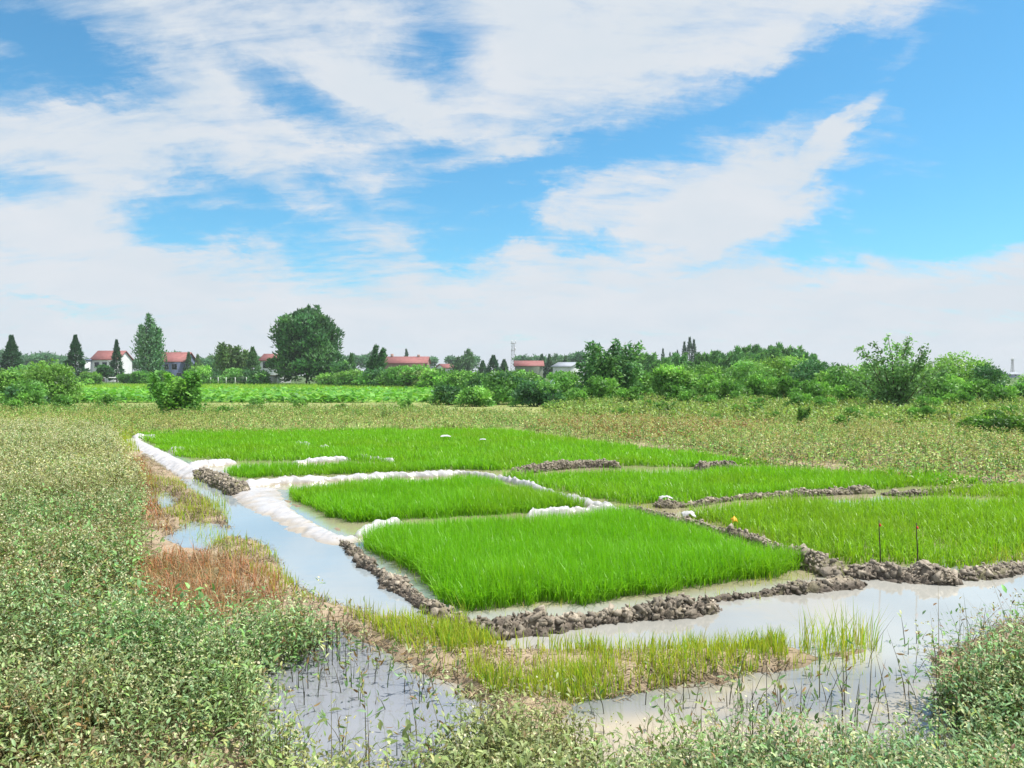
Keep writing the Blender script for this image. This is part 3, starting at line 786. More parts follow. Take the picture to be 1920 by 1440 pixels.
deadgrass([(1740, 1200), (1800, 1160), (1920, 1130), (2200, 1110), (2200, 1230), (1900, 1260), (1760, 1260)], 700, .06, 'brown plant debris on the mud at the right edge of the water', 'plant_litter', [(.25, .17, .1), (.12, .09, .05), (.4, .34, .22), (.2, .24, .1)], [2, 2, 1, 1], (1.2, 3.0), .010, lift=.01)

# short yellow-green grass on the strip between the two waters and in tufts
LIME = [(.40, .52, .05), (.50, .58, .07), (.26, .46, .05), (.50, .48, .15)]
def limegrass(P, dens, h, label, thin=None, w=.006):
    q = scatter(P, dens, thin); n = len(q); mb = MB()
    Pz = np.hstack([q, np.maximum(terrain(q[:, 0], q[:, 1]), -.04)[:, None]])
    C = pick(LIME, [3, 3, 2, 1.3], n)
    blades(mb, Pz, h * (.45 + .8 * rng.random(n) ** 1.5), rng.random(n) * 6.283, .05 + .5 * rng.random(n), w, C * .85, C, 2, .3)
    return tag(mb.build('short_grass', M['rice']), label, 'grass', kind='stuff')
patchy = lambda x, y: np.clip(.52 + 2.6 * fbm(x * 1.7, y * 1.7, 441, 3), 0.03, 1)
GRASSY = poly([(815, 1192), (850, 1197), (940, 1214), (1100, 1224), (1300, 1218), (1470, 1216), (1480, 1245), (1400, 1268), (1300, 1282), (1200, 1300), (1090, 1320), (1000, 1325), (930, 1318), (880, 1285), (830, 1240)])
limegrass(poly([(640, 1160), (790, 1178), (840, 1195), (860, 1270), (840, 1280), (770, 1235), (700, 1195)]), 4800, .12, 'thin grass on the bare muddy spit left of the yellow green strip', patchy)
limegrass(GRASSY, 8500, .13, 'yellow green grass on the muddy strip between ditch and lower puddles', lambda x, y: np.clip(.6 + 2.8 * fbm(x * 1.7, y * 1.7, 441, 3), .05, 1))
limegrass(TUFTS, 1300, .30, 'bright grass tufts standing in the water right of the strip', patchy)
limegrass(poly([(1480, 1225), (1560, 1235), (1640, 1230), (1620, 1275), (1540, 1280), (1470, 1255)]), 900, .14, 'short yellow grass tufts in the shallows below the strip end', patchy)
limegrass(poly([(350, 893), (420, 930), (440, 965), (415, 965), (380, 925)]), 260, .2, 'wispy grass in the far ditch along its left edge', patchy, .008)
limegrass(poly([(700, 1020), (760, 1050), (860, 1125), (900, 1135), (870, 1140), (740, 1065)], .03), 420, .12, 'thin yellow grass in the wet margin left of the nearest rice', patchy)
limegrass(poly([(1420, 1075), (1560, 1062), (1590, 1080), (1400, 1095)], .03), 420, .14, 'thin yellow grass in the wet corner right of the nearest rice', patchy)
limegrass(poly([(205, 810), (245, 805), (300, 815), (245, 822), (262, 850), (240, 850)], .05), 160, .22, 'yellow green grass at the far left end of the ditch', None, .014)
limegrass(poly([(1800, 1068), (1920, 1045), (2200, 1015), (2200, 1000), (1920, 1028), (1800, 1050)], .05), 900, .2, 'green grass on the front mud bank at the right edge', patchy)
limegrass(poly([(1150, 950), (1290, 985), (1480, 1035), (1560, 1060), (1560, 1040), (1480, 1010), (1300, 960), (1200, 940)], .05), 380, .16, 'grass growing along the mud ridge below the film corner', patchy)
limegrass(poly([(640, 985), (880, 1132), (1340, 1090), (1600, 1060), (1820, 1050), (1820, 1072), (1600, 1090), (1340, 1120), (880, 1165), (640, 1010)], .06), 330, .10, 'short wisps of grass growing on the front and left mud banks', lambda x, y: (fbm(x * 2.1, y * 2.1, 447, 3) > .06) * 1.0)
limegrass(poly([(840, 1195), (870, 1195), (880, 1150), (850, 1150)], .03), 1500, .22, 'green grass clump at the front corner of the mud wall', None)

q_b = [(270, 900), (330, 905), (420, 950), (440, 985), (420, 1010), (520, 1040), (560, 1110), (640, 1150), (520, 1130), (430, 1060), (330, 985), (290, 960)]
deadgrass(q_b, 420, .11, 'brown broken stems and mud stained stalks on the left bank of the ditch', 'dead_stalks', [(.16, .10, .06), (.30, .2, .11), (.09, .06, .04), (.34, .32, .12)], [3, 2, 2, 1], (.5, 2.2), .010, thin=lambda x, y: (landsd(x, y) > -.1) * np.clip(.4 + 3 * fbm(x * 2, y * 2, 481, 3), .02, 1))
limegrass(poly(q_b), 650, .12, 'scattered green shoots on the left bank of the ditch', patchy, .008)

# sparse drowned stems in the lower puddles
def stems(pts, dens, label, leafy=.75):
    q = scatter(poly(pts, .05), dens, lambda x, y: (landsd(x, y) < .1) * np.clip(.5 + 2 * fbm(x * 2, y * 2, 451, 2), .05, 1)); n = len(q); mb = MB()
    root = np.hstack([q, np.full((n, 1), -.05)])
    h = .1 + .28 * rng.random(n) ** 1.4
    azm = rng.random(n) * 6.28; ln = .9 * rng.random(n) ** 1.5
    c = pick([(.05, .05, .03), (.10, .085, .05), (.08, .12, .04)], [3, 2, 1], n)
    blades(mb, root, h, azm, ln, .006, c, c, 3, 0)
    m = 5
    f = .35 + .65 * rng.random((n, m))
    P = np.stack([q[:, :1] + np.cos(azm)[:, None] * ln[:, None] * h[:, None] * f ** 1.8, q[:, 1:2] + np.sin(azm)[:, None] * ln[:, None] * h[:, None] * f ** 1.8, -.05 + h[:, None] * f], -1)
    P = P[rng.random(n) < leafy].reshape(-1, 3)
    P = P[P[:, 2] > 0.02]
    lance(mb, P, rdir(len(P)) + np.array([0, 0, .4]), .035 + .02 * rng.random(len(P)), .014, rdir(len(P)), pick(SAGE + [(.28, .18, .08)], [2, 2, 2, 2, 2, 1, 3], len(P)))
    return tag(mb.build('drowned_stems', M['leaf']), label, 'stems', kind='stuff')
stems([(500, 1185), (640, 1175), (720, 1205), (860, 1300), (890, 1330), (860, 1480), (640, 1480), (470, 1400)], 270, 'dark bare weed stems standing in the lower left puddle')
stems([(1080, 1320), (1300, 1280), (1500, 1260), (1700, 1190), (1900, 1150), (1900, 1300), (1840, 1420), (1500, 1560), (1150, 1560)], 110, 'dark weed stems standing in the lower right puddle', .35)

# lotus and crop field beyond the dry band
def cropfield():
    mb = MB(); n = 30000
    y = 47 + 32 * rng.random(n) ** 1.3
    x = -44 - .35 * (y - 47) + rng.random(n) * (42 + .35 * (y - 47) + 2)
    keep = rng.random(n) < np.clip(.65 + 1.6 * fbm(x * .35, y * .35, 461, 3), .1, 1)
    x, y = x[keep], y[keep]; n = len(x)
    z = .12 + .5 * rng.random(n) * (.7 + .9 * fbm(x * .5, y * .5, 462, 2))
    s = .22 + .22 * rng.random(n)
    a = rng.random(n) * 6.28; e = rng.normal(0, .35, n)
    D = np.stack([np.cos(a) * np.cos(e), np.sin(a) * np.cos(e), np.sin(e)], 1)
    leaves(mb, np.stack([x, y, z], 1), D, s, s * .95, np.array([0, 0, 1.0]) + rng.normal(0, .24, (n, 3)), pick([(.14, .38, .05), (.17, .42, .05), (.09, .27, .05), (.22, .44, .06)], [3, 3, 1.5, 2], n), .06)
    return tag(mb.build('crop_leaves', M['leaf']), 'broad bright green crop leaves in the field beyond the dry weeds', 'crop', kind='stuff')
cropfield()
def meadow():
    mb = MB(); n = 16000
    y = 76 + 56 * rng.random(n); x = at(60, y) + rng.random(n) * (at(880, y) - at(60, y))
    P = np.stack([x, y, np.zeros(n)], 1)
    C = pick([(.28, .48, .05), (.36, .48, .07), (.20, .40, .05)], [3, 2, 2], n)
    blades(mb, P, .25 + .25 * rng.random(n), rng.random(n) * 6.28, .4 * rng.random(n), .10, C, C, 1, 0)
    return tag(mb.build('meadow_grass', M['leaf']), 'flat bright meadow in front of the village and the big tree', 'grass', kind='stuff')
meadow()

# ------------------------------------------------------------------ trees and shrubs
def trunk_mesh(mb, h, r, tops, lean=(0, 0)):
    k = 6; t = np.linspace(0, 1, k)
    pts = np.stack([lean[0] * t ** 2 + .05 * r * np.sin(7 * t), lean[1] * t ** 2, h * t - .05], 1)
    mb.tube(pts, r * (1 - .75 * t), 7)
    for tp in tops:
        f = rng.uniform(.3, .85); i = int(f * (k - 1)); b = pts[i]
        tp = np.asarray(tp); m1 = b + (tp - b) * .5 + np.array([0, 0, .08 * h])
        mb.tube(np.stack([b, (b + m1) / 2 + .02 * h * rng.normal(size=3), m1, tp]), [r * .4, r * .3, r * .2, r * .06], 5)

DARK, DEEP, MID, LIGHT, LIME2, OLIVE = (.05, .135, .055), (.035, .10, .05), (.11, .255, .06), (.19, .37, .08), (.25, .42, .08), (.16, .23, .08)

def crown_round(h, w, z0, nl, s, color, lobes=14, asp=.5, spread=1.0, second=None, up=.35, lob=(.26, .46)):
    """leaf clumps on the shells of many lobes; returns builder and lobe centres"""
    mb = MB(); cs = []
    rz, rx = (h - z0) / 2, w / 2
    for i in range(lobes):
        d = rdir(1)[0] * rng.uniform(.35, .8) ** .6
        lr = rng.uniform(*lob)
        c = np.array([d[0] * rx * (1 - lr * .8), d[1] * rx * (1 - lr * .8), z0 + rz + d[2] * rz * (1 - lr * .8)])
        if z0 < .06 * h:            # crown that reaches the ground: dome profile
            f = (i + rng.random()) / lobes * .86; a = i * 2.4 + rng.random(); ro = rx * (1 - lr * .7) * (1 - (f / .95) ** 2.2) ** .5 * math.sqrt(rng.uniform(.25, 1))
            c = np.array([math.cos(a) * ro, math.sin(a) * ro, z0 + (h - z0) * (f * .9 + .06)])
        cs.append(c)
        m = nl // lobes
        u = rdir(m); u[:, 2] = np.where(rng.random(m) < .6, np.abs(u[:, 2]), u[:, 2])
        rad = (.55 + .5 * rng.random((m, 1)) ** .6) * (1 + .22 * np.sin(5 * u[:, :1] + i) * np.sin(6 * u[:, 1:2]))
        P = c + u * rad * np.array([rx * lr, rx * lr, min(rz, rx * 1.3) * lr]) * 1.15
        ok = P[:, 2] > .03 * h; P, u = P[ok], u[ok]; m = len(P)
        base = np.array(color) if second is None or rng.random() < .6 else np.array(second)
        C = vary(base * rng.uniform(.72, 1.3), m, .3)
        D = rdir(m) + np.array([0, 0, up]) + .3 * u
        leaves(mb, P, D, s * (.6 + .8 * rng.random(m)), s * asp * (.7 + .6 * rng.random(m)), u + .7 * rdir(m), C, .1)
    return mb, cs

def crown_cone(h, w, z0, nl, s, color):
    mb = MB()
    f = rng.random(nl) ** 1.35
    tier = .78 + .22 * np.sin(f * 34 + rng.normal(0, .4, nl))
    a = rng.random(nl) * 6.283
    side = 1 + .18 * np.sin(3 * a + f * 9)
    r = w / 2 * (1 - f) ** 1.15 * tier * side * (.35 + .65 * rng.random(nl) ** .4) + .02 * w
    P = np.stack([np.cos(a) * r, np.sin(a) * r, z0 + (h - z0) * f], 1)
    D = np.stack([np.cos(a), np.sin(a), .25 + 4 * f ** 5 + rng.normal(0, .5, nl)], 1)
    C = vary(color, nl, .35)
    leaves(mb, P, D, s * (.6 + .8 * rng.random(nl)), s * .45, np.stack([np.cos(a), np.sin(a), np.ones(nl)], 1) + .7 * rdir(nl), C, .1)
    return mb

def crown_plume(h, w, z0, nl, s, color, plumes=9, lean=.12, second=None, pw=.2):
    """feathery crown of upright plumes leaning with the wind"""
    mb = MB(); cs = []
    for i in range(plumes):
        a = rng.random() * 6.283; rr = math.sqrt(rng.random()) * w * .36
        top = h * (1 - .38 * (rr / (w * .36)) ** 1.5 * rng.uniform(.6, 1)) if i else h
        zb = z0 + (top - z0) * rng.uniform(0, .35)
        m = nl // plumes; f = rng.random(m) ** .8
        wid = w * pw * np.sin(np.pi * np.clip(f * .86 + .12, 0, 1)) + .01 * w
        cx = math.cos(a) * rr + lean * h * f ** 2 * .6
        P = np.stack([cx + rng.normal(0, .5, m) * wid, math.sin(a) * rr + rng.normal(0, .5, m) * wid, zb + (top - zb) * f], 1)
        base = np.array(color) if second is None or rng.random() < .6 else np.array(second)
        C = vary(base * rng.uniform(.75, 1.3), m, .3)
        D = rdir(m) * .8 + np.array([lean * 3, 0, .9])
        leaves(mb, P, D, s * (.6 + .9 * rng.random(m)), s * .42, rdir(m) + np.array([0, 0, .4]), C, .1)
        cs.append(np.array([math.cos(a) * rr, math.sin(a) * rr, zb + (top - zb) * .5]))
    return mb, cs

def crown_open(h, w, n_stem, nl, s, color, second=None, bend=.5, bushy=.35):
    """several stems from one base, leaves strung along them; returns leaf builder and stem builder"""
    mb, st = MB(), MB()
    for i in range(n_stem):
        a = 6.283 * (i + rng.random() * .7) / n_stem; reach = w / 2 * rng.uniform(.25, 1); top = h * rng.uniform(.55, 1) if i else h
        t = np.linspace(0, 1, 9)
        wob = rng.normal(0, .02 * h, (9, 3)).cumsum(0) * .5; wob[0] = 0
        pts = np.stack([np.cos(a) * reach * t ** (1 + bend), np.sin(a) * reach * t ** (1 + bend), top * t], 1) + wob
        st.tube(pts, np.linspace(.012 * h, .003 * h, 9), 5)
        m = nl // n_stem
        f = rng.random(m) ** .9 * .92 + .08
        P = np.stack([np.interp(f, t, pts[:, k]) for k in range(3)], 1)
        P = P + rdir(m) * (bushy * w * .35 * (1 - f) ** .8 + .035 * h)[:, None] * rng.random((m, 1)) ** .5
        ok = P[:, 2] > .02; P = P[ok]; m = len(P)
        base = np.array(color) if second is None or rng.random() < .6 else np.array(second)
        leaves(mb, P, rdir(m) + np.array([0, 0, .1]), s * (.6 + .8 * rng.random(m)), s * .6, rdir(m) + np.array([0, 0, .8]), vary(base * rng.uniform(.8, 1.25), m, .35), .1)
    return mb, st

def fit(mb, h, w, q=98.5):
    """scale a finished crown so that it fills the height and width wanted"""
    A = np.vstack(mb.V); zt = np.percentile(A[:, 2], 100 if q == 99 else 99.8); xw = np.percentile(np.abs(A[:, 0]), q)
    for v in mb.V: v *= np.array([w / 2 / xw, w / 2 / xw, h / zt])

def plant(name, label, cat, px, Yd, top, wpx, kind, color, second=None, n=2500, ls=None, group=None, z0f=.12, sprays=0, **kw):
    """a tree or bush whose crown spans the given photo height at distance Yd"""
    x = at(px, Yd); h = zat(top, Yd); w = wpx * Yd / F
    o = empty(name, (x, Yd, 0)); tag(o, label, cat, group)
    s = ls if ls else max(.0036 * Yd, .05) * 1.15
    n = int(n * 1.25)
    st = MB()
    if kind == 'round':
        cr, cs = crown_round(h, w, h * z0f, n, s, color, second=second, **kw)
        if sprays:
            c2, _ = crown_plume(h * 1.0, w * 1.0, h * .2, n // 2, s, color, plumes=sprays, lean=.03, pw=.08, second=second)
            for v, f4, c in zip(c2.V, c2.F4, c2.C): cr.add(v, f4, c)
        trunk_mesh(st, h * .7, max(.012 * h, .02), cs[:6])
    elif kind == 'cone':
        w *= 1.3; cr = crown_cone(h, w, h * z0f, n, s, color)
        trunk_mesh(st, h * .97, .014 * h, [])
    elif kind == 'plume':
        cr, cs = crown_plume(h, w, h * z0f, n, s, color, second=second, **kw)
        trunk_mesh(st, h * .7, .013 * h, cs[:6])
    else:
        cr, st = crown_open(h, w, kw.pop('stems', 7), n, s, color, second, **kw)
    fit(cr, h, w, 99 if kind == 'cone' else 98.5)
    lum = 1.12 if max(color) > .3 else 1.4 if max(color) > .16 or color in (DARK, DEEP, MID, OLIVE) else 2.2
    cr.C = [c * lum for c in cr.C]
    bushy = cat in ('bush', 'shrub', 'sapling')
    cr.build('foliage' if bushy else 'crown', M['tree'], o)
    st.build('stem' if bushy else 'trunk', M['bark'], o)
    return o

def copy_tree(o, loc, rz=0, sc=1.0, label=None):
    c = o.copy(); col.objects.link(c); c.location = loc; c.rotation_euler = (0, 0, rz); c.scale = (sc, sc, sc) if not isinstance(sc, tuple) else sc
    if label: c['label'] = label
    for ch in list(o.children):
        d = ch.copy(); col.objects.link(d); d.parent = c
    return c

T, B = 'tree', 'bush'
# the village side, left
plant('broadleaf_tree', 'big round dark green tree standing alone, tallest of all', T, 575, 130, 580, 122, 'round', DARK, (.07, .16, .06), n=17000, ls=.6, z0f=.03, lobes=80, asp=.4, up=1.0, lob=(.13, .26), sprays=34)
plant('poplar_tree', 'slender tall pale topped tree beside the red roof of the shaded blue house', T, 279, 140, 590, 50, 'plume', (.045, .11, .05), (.08, .15, .09), n=4600, ls=.5, z0f=.03, plumes=13, lean=.0)
plant('redwood_tree', 'dark conical tree at the left edge behind the bushes', T, 22, 150, 626, 44, 'cone', DEEP, n=3000, ls=.6, z0f=.06)
plant('redwood_tree', 'dark conical tree left of the white house', T, 142, 150, 626, 40, 'cone', DEEP, n=3000, ls=.6, z0f=.06)
plant('redwood_tree', 'thin conical tree with a bare tip just right of the white house', T, 219, 175, 635, 24, 'cone', DEEP, n=1800, ls=.6, z0f=.06)
plant('round_tree', 'small dark umbrella shaped tree in front of the white house', T, 199, 146, 683, 30, 'round', DARK, n=1200, ls=.5, z0f=.35, lobes=8)
plant('willow_tree', 'light green feathery tree left of the slender grey one', T, 436, 140, 645, 62, 'plume', (.10, .17, .06), (.07, .13, .05), n=3000, ls=.6, z0f=.05, plumes=12, lean=.02)
plant('slender_tree', 'slender grey green pointed tree left of the pink house', T, 474, 138, 648, 34, 'cone', (.06, .12, .06), n=1800, ls=.55, z0f=.05)
plant('redwood_tree', 'small conical tree directly right of the shaded blue house roof', T, 354, 180, 658, 18, 'cone', (.05, .10, .05), n=900, ls=.6)
plant('redwood_tree', 'paler small conical tree second to the right of the shaded blue house', T, 371, 185, 662, 22, 'cone', (.08, .14, .06), n=900, ls=.6)
plant('dark_tree', 'dark leaning tree at the left end of the long red roof', T, 704, 120, 648, 36, 'plume', DARK, n=2400, ls=.45, z0f=.1, plumes=8, lean=.16)
plant('redwood_tree', 'small conical tree between the big tree and the dark leaning tree', T, 659, 130, 660, 22, 'cone', (.05, .11, .05), n=900, ls=.5)
plant('redwood_tree', 'tiny dark conical tree rising over the long red roof', T, 762, 260, 652, 14, 'cone', DEEP, n=500, ls=.8)
gfar = 'far bluish trees along the skyline'
proto = plant('far_tree', 'hazy blue green tree on the far left skyline behind the conical trees', T, 75, 330, 660, 40, 'round', (.05, .11, .06), n=900, ls=1.0, group=gfar, lobes=9)
for px, Yd, sc in ((55, 340, .95), (92, 350, 1.05), (108, 320, .9), (122, 360, .95), (4, 330, 1.15), (232, 330, .8), (248, 350, .75), (322, 350, 1.1), (388, 330, .8), (400, 350, .8), (38, 300, .85), (66, 260, .7), (84, 250, .75), (100, 260, .7), (118, 240, .6), (168, 330, .8), (236, 250, .6), (252, 240, .6), (330, 300, .9), (380, 230, .6), (408, 240, .7), (424, 300, .9), (460, 300, .85), (490, 320, .85), (505, 300, .8), (650, 300, .85), (672, 280, .8), (690, 300, .85), (722, 330, .8), (806, 330, .85), (850, 320, .85), (884, 320, .85), (980, 330, .9), (1010, 330, .9), (1045, 300, .85), (1072, 280, .85), (1092, 260, .85)):
    lab_ = 'hazy blue green tree on the far skyline in the centre of the picture' if px > 600 else None
    copy_tree(proto, (at(px, Yd), Yd, 0), rng.random() * 6.28, sc, lab_ or 'hazy blue green tree on the far left skyline among the conical trees and houses')
proto['label'] = 'hazy blue green tree on the far left skyline among the conical trees and houses'
ghe = 'rounded shrubs beyond the crop field'
for i, (px, Yd, top, w, c, c2, lab) in enumerate([
    (622, 112, 698, 60, LIGHT, MID, 'low light green shrub touching the foot of the big tree'),
    (660, 108, 692, 66, LIGHT, MID, 'yellow green rounded shrub, second right of the big tree'),
    (705, 105, 690, 62, MID, DARK, 'shrub below the dark leaning tree'),
    (742, 102, 686, 66, MID, LIGHT, 'bright rounded shrub under the left half of the long red roof'),
    (780, 98, 684, 62, OLIVE, MID, 'greyish shrub under the right end of the long red roof'),
    (815, 80, 690, 66, MID, LIGHT, 'shrub between the long red roof and the tiny gabled house')]):
    plant('shrub', lab, 'shrub', px, Yd, top, w, 'round', c, c2, n=2200, ls=.38, group=ghe, z0f=.02, lobes=14)
for px, Yd, top, w, c, c2, lab in [
    (60, 120, 682, 60, MID, DARK, 'green bush right of the conical tree at the left edge'),
    (105, 130, 684, 60, DARK, MID, 'dark bush left of the conical tree beside the white house'),
    (265, 128, 694, 36, MID, DARK, 'small bush at the left foot of the slender tall tree'),
    (303, 132, 694, 34, DARK, MID, 'small dark bush at the right foot of the slender tall tree'),
    (375, 126, 684, 50, MID, LIGHT, 'green bush at the right corner of the shaded blue house'),
    (415, 150, 672, 44, DARK, MID, 'tall dark bush behind the left end of the wire fence'),
    (486, 126, 694, 40, DARK, MID, 'dark bush beside the small white shed'),
    (640, 124, 676, 46, DARK, MID, 'dark shrub tucked against the right side of the big tree')]:
    plant('bush', lab, B, px, Yd, top, w, 'round', c, c2, n=1700, ls=.42, z0f=.0, lobes=14)
for px, Yd, top, w, c, c2, lab in [
    (395, 132, 690, 40, DARK, MID, 'dark bush left of the light green feathery tree'),
    (450, 130, 690, 60, DARK, MID, 'dark hedge like bush under the light green feathery tree'),
    (245, 142, 700, 50, MID, DARK, 'low bush between the white house and the slender tall tree'),
    (322, 140, 703, 40, DARK, MID, 'low bush in front of the shaded blue house wall'),
    (168, 120, 696, 40, LIGHT, MID, 'light green bush hiding the left foot of the white house')]:
    plant('bush', lab, B, px, Yd, top, w, 'round', c, c2, n=1500, ls=.45, z0f=.0, lobes=10)
for px, Yd, top, w, c, c2, lab in [
    (12, 48, 692, 100, LIGHT, MID, 'leafy bush cut off by the left edge'),
    (92, 46, 676, 104, LIGHT, (.08, .16, .05), 'largest leafy bush left of the crop field'),
    (52, 44, 712, 70, MID, DARK, 'low dark bush between the two leafy bushes at left'),
    (-60, 47, 685, 110, LIGHT, MID, 'leafy bush just outside the left edge')]:
    plant('bush', lab, B, px, Yd, top, w, 'round', c, c2, n=3600, ls=.2, z0f=.0, lobes=20)
plant('bush', 'upright leafy bush with a dark foot in front of the crop field', B, 338, 31.5, 697, 82, 'open', (.06, .15, .03), (.10, .20, .04), n=3800, ls=.14, stems=18, bushy=.8, bend=-.4)

# middle distance, centre
for px, Yd, top, w, kind, c, lab in [
    (868, 210, 655, 44, 'plume', (.05, .10, .05), 'dark feathery tree right of the tiny gabled house'),
    (925, 190, 664, 34, 'cone', DEEP, 'dark pointed tree left of the telecom tower'),
    (905, 200, 674, 22, 'cone', (.04, .09, .045), 'short pointed tree next left of the dark pointed one'),
    (945, 195, 672, 22, 'cone', (.04, .09, .045), 'short pointed tree just under the telecom tower'),
    (1016, 230, 662, 20, 'cone', (.04, .085, .05), 'pointed tree behind the right end of the red gabled house'),
    (1030, 230, 662, 18, 'cone', (.05, .10, .05), 'second pointed tree behind the right end of the red gabled house'),
    (1052, 230, 664, 40, 'plume', (.05, .10, .055), 'bushy tree rising between the red gabled and grey roofed houses')]:
    plant('far_pine' if kind == 'cone' else 'feathery_tree', lab, T, px, Yd, top, w, kind, c, n=1300, ls=.75)
for px, Yd, top, w, c, c2, n, lab in [
    (862, 62, 694, 92, MID, LIGHT, 2400, 'green shrub below the dark feathery tree, behind the dark low bush'),
    (840, 44, 722, 64, MID, DARK, 2200, 'dark low bush at the right end of the crop field'),
    (905, 50, 696, 92, MID, DARK, 2600, 'mid green shrub left of the dark column like shrub'),
    (945, 45, 694, 92, MID, DARK, 3000, 'dark column like shrub below the telecom tower'),
    (890, 42, 724, 66, MID, LIGHT, 2200, 'light shrub in the gap left of the darkest low bush'),
    (1010, 41, 714, 96, DARK, MID, 3400, 'darkest low bush in the centre, touching the dry weeds'),
    (985, 52, 694, 84, MID, LIGHT, 2200, 'shrub below the red gabled house'),
    (1062, 50, 696, 88, MID, LIGHT, 2600, 'shrub below the grey roofed house with the pale sack in front'),
    (1090, 44, 728, 72, LIGHT, MID, 1800, 'low bright bush left of the twiggy dark tree foot')]:
    plant('shrub', lab, 'shrub', px, Yd, top, w, 'round', c, c2, n=n, ls=.2 if Yd < 60 else .27, z0f=.0, lobes=18)
plant('dark_tree', 'twiggy dark tree with upright shoots right of the grey roofed house', T, 1140, 47, 642, 112, 'open', (.04, .10, .04), (.07, .15, .05), n=7000, ls=.22, stems=26, bushy=.95, bend=-.35)
plant('bush', 'dome shaped bush with a light top and a dark foot, standing clear of the wood', B, 1263, 43, 684, 82, 'round', MID, LIGHT, n=4200, ls=.2, z0f=.12, lobes=20)

# the wood at right
gw = 'feathery poplars in the wood'
pp = []
for i in range(4):
    pp.append(plant('poplar_tree', 'feathery poplar in the dense wood behind the right hand shrubs', T, 1200 + 60 * i, 105, 662, 60, 'plume', (.05, .12, .045), (.07, .15, .05), n=2600, ls=.42, group=gw, z0f=.06, plumes=14, lean=.2, pw=.15))
spots = [(1180, 662), (1205, 666), (1232, 668), (1255, 664), (1310, 662), (1330, 658), (1352, 660), (1372, 652), (1392, 648), (1412, 650), (1430, 648), (1450, 646), (1468, 650), (1486, 655), (1504, 660), (1518, 668), (1345, 668), (1400, 662), (1440, 660), (1475, 664)]
for i, (px, top) in enumerate(spots):
    Yd = rng.uniform(92, 112); hs = zat(top, Yd) / zat(662, 105)
    copy_tree(pp[i % 4], (at(px, Yd), Yd, 0), rng.uniform(-.4, .4), (hs * .95, hs * .95, hs))
pr = plant('redwood_tree', 'distant thin conical tree rising above the wood', T, 1283, 260, 638, 16, 'cone', (.045, .08, .06), n=700, ls=.8, group='thin conical trees above the wood')
for px, sc in ((1243, .82), (1256, .72), (1270, .78), (1293, 1.12), (1301, 1.06)):
    copy_tree(pr, (at(px, 260), 260, 0), rng.random() * 6, sc)
for px, Yd, top, w, c, c2, n, lab in [
    (1200, 52, 696, 100, MID, DARK, 2600, 'shrub between the twiggy dark tree and the dome bush'),
    (1330, 55, 680, 110, LIGHT, MID, 3400, 'light green tree like shrub right of the dome bush'),
    (1400, 58, 674, 104, MID, LIGHT, 3000, 'mid green shrub in the middle of the wood edge'),
    (1470, 60, 668, 112, LIME2, LIGHT, 3200, 'yellow green shrub topping the wood edge'),
    (1440, 48, 704, 90, MID, DARK, 2400, 'low dark shrub in front of the yellow green one'),
    (1525, 52, 676, 100, DARK, MID, 3200, 'dark dense shrub left of the lanky big leaved sapling'),
    (1575, 48, 684, 92, MID, LIGHT, 2600, 'shrub directly behind the left side of the lanky sapling'),
    (1380, 45, 722, 72, LIGHT, MID, 1700, 'low light bush below the mid green shrub'),
    (1490, 44, 730, 66, DARK, MID, 1700, 'small dark bush below the dark dense shrub'),
    (1640, 48, 682, 116, MID, LIGHT, 2600, 'shrub behind the middle of the lanky sapling'),
    (1722, 50, 680, 92, LIGHT, MID, 2600, 'light shrub behind the right side of the lanky sapling'),
    (1740, 42, 722, 60, DARK, MID, 2000, 'dark round bush at the right foot of the lanky sapling'),
    (1800, 52, 662, 128, LIGHT, LIME2, 4200, 'bright domed tree like shrub, highest right of the sapling'),
    (1850, 50, 684, 80, DARK, MID, 2600, 'dark spreading shrub at the right end of the domed one'),
    (1770, 48, 698, 80, MID, LIGHT, 2200, 'green shrub at the left foot of the domed one'),
    (1915, 46, 716, 44, MID, DARK, 1600, 'bush at the right edge of the picture'),
    (1960, 52, 690, 90, MID, LIGHT, 2200, 'bush just outside the right edge')]:
    plant('shrub', lab, 'shrub', px, Yd, top, w, 'round', c, c2, n=n, ls=.2 if Yd < 60 else .28, z0f=.0, lobes=18)
plant('sapling', 'lanky multi stemmed sapling with big leaves and shoots against the sky', 'sapling', 1680, 35, 634, 172, 'open', (.15, .28, .11), (.10, .20, .07), n=4000, ls=.16, stems=22, bushy=.42, bend=.0)
for px, base, top, w, lab in [
    (1505, 806, 762, 26, 'small upright sapling left of the lowest sapling in the dry weeds'),
    (1576, 812, 778, 28, 'short dark footed sapling below the lanky sapling'),
    (1395, 790, 756, 56, 'straggly light sapling below the wood edge'),
    (1250, 786, 752, 40, 'small bush below the dome shaped bush'),
    (1690, 812, 786, 24, 'tiny blue green sapling in the dry weeds right of centre')]:
    Yd = CAMH * F / (base - HZ)
    plant('sapling', lab, 'sapling', px, Yd, top, w, 'open', (.10, .21, .04), (.07, .16, .04), n=700, ls=.11, stems=7, bushy=.6, bend=.3)
for px, base, top, w, lab in [
    (1838, 822, 780, 70, 'bright low bush in the dry weeds near the right edge'),
    (1895, 826, 778, 70, 'bright low bush cut by the right edge in the dry weeds'),
    (1860, 806, 768, 40, 'small dark bush behind the two bright low bushes')]:
    Yd = CAMH * F / (base - HZ)
    plant('bush', lab, B, px, Yd, top, w, 'round', (.09, .20, .03), (.06, .14, .035), n=1800, ls=.11, z0f=.0, lobes=12)

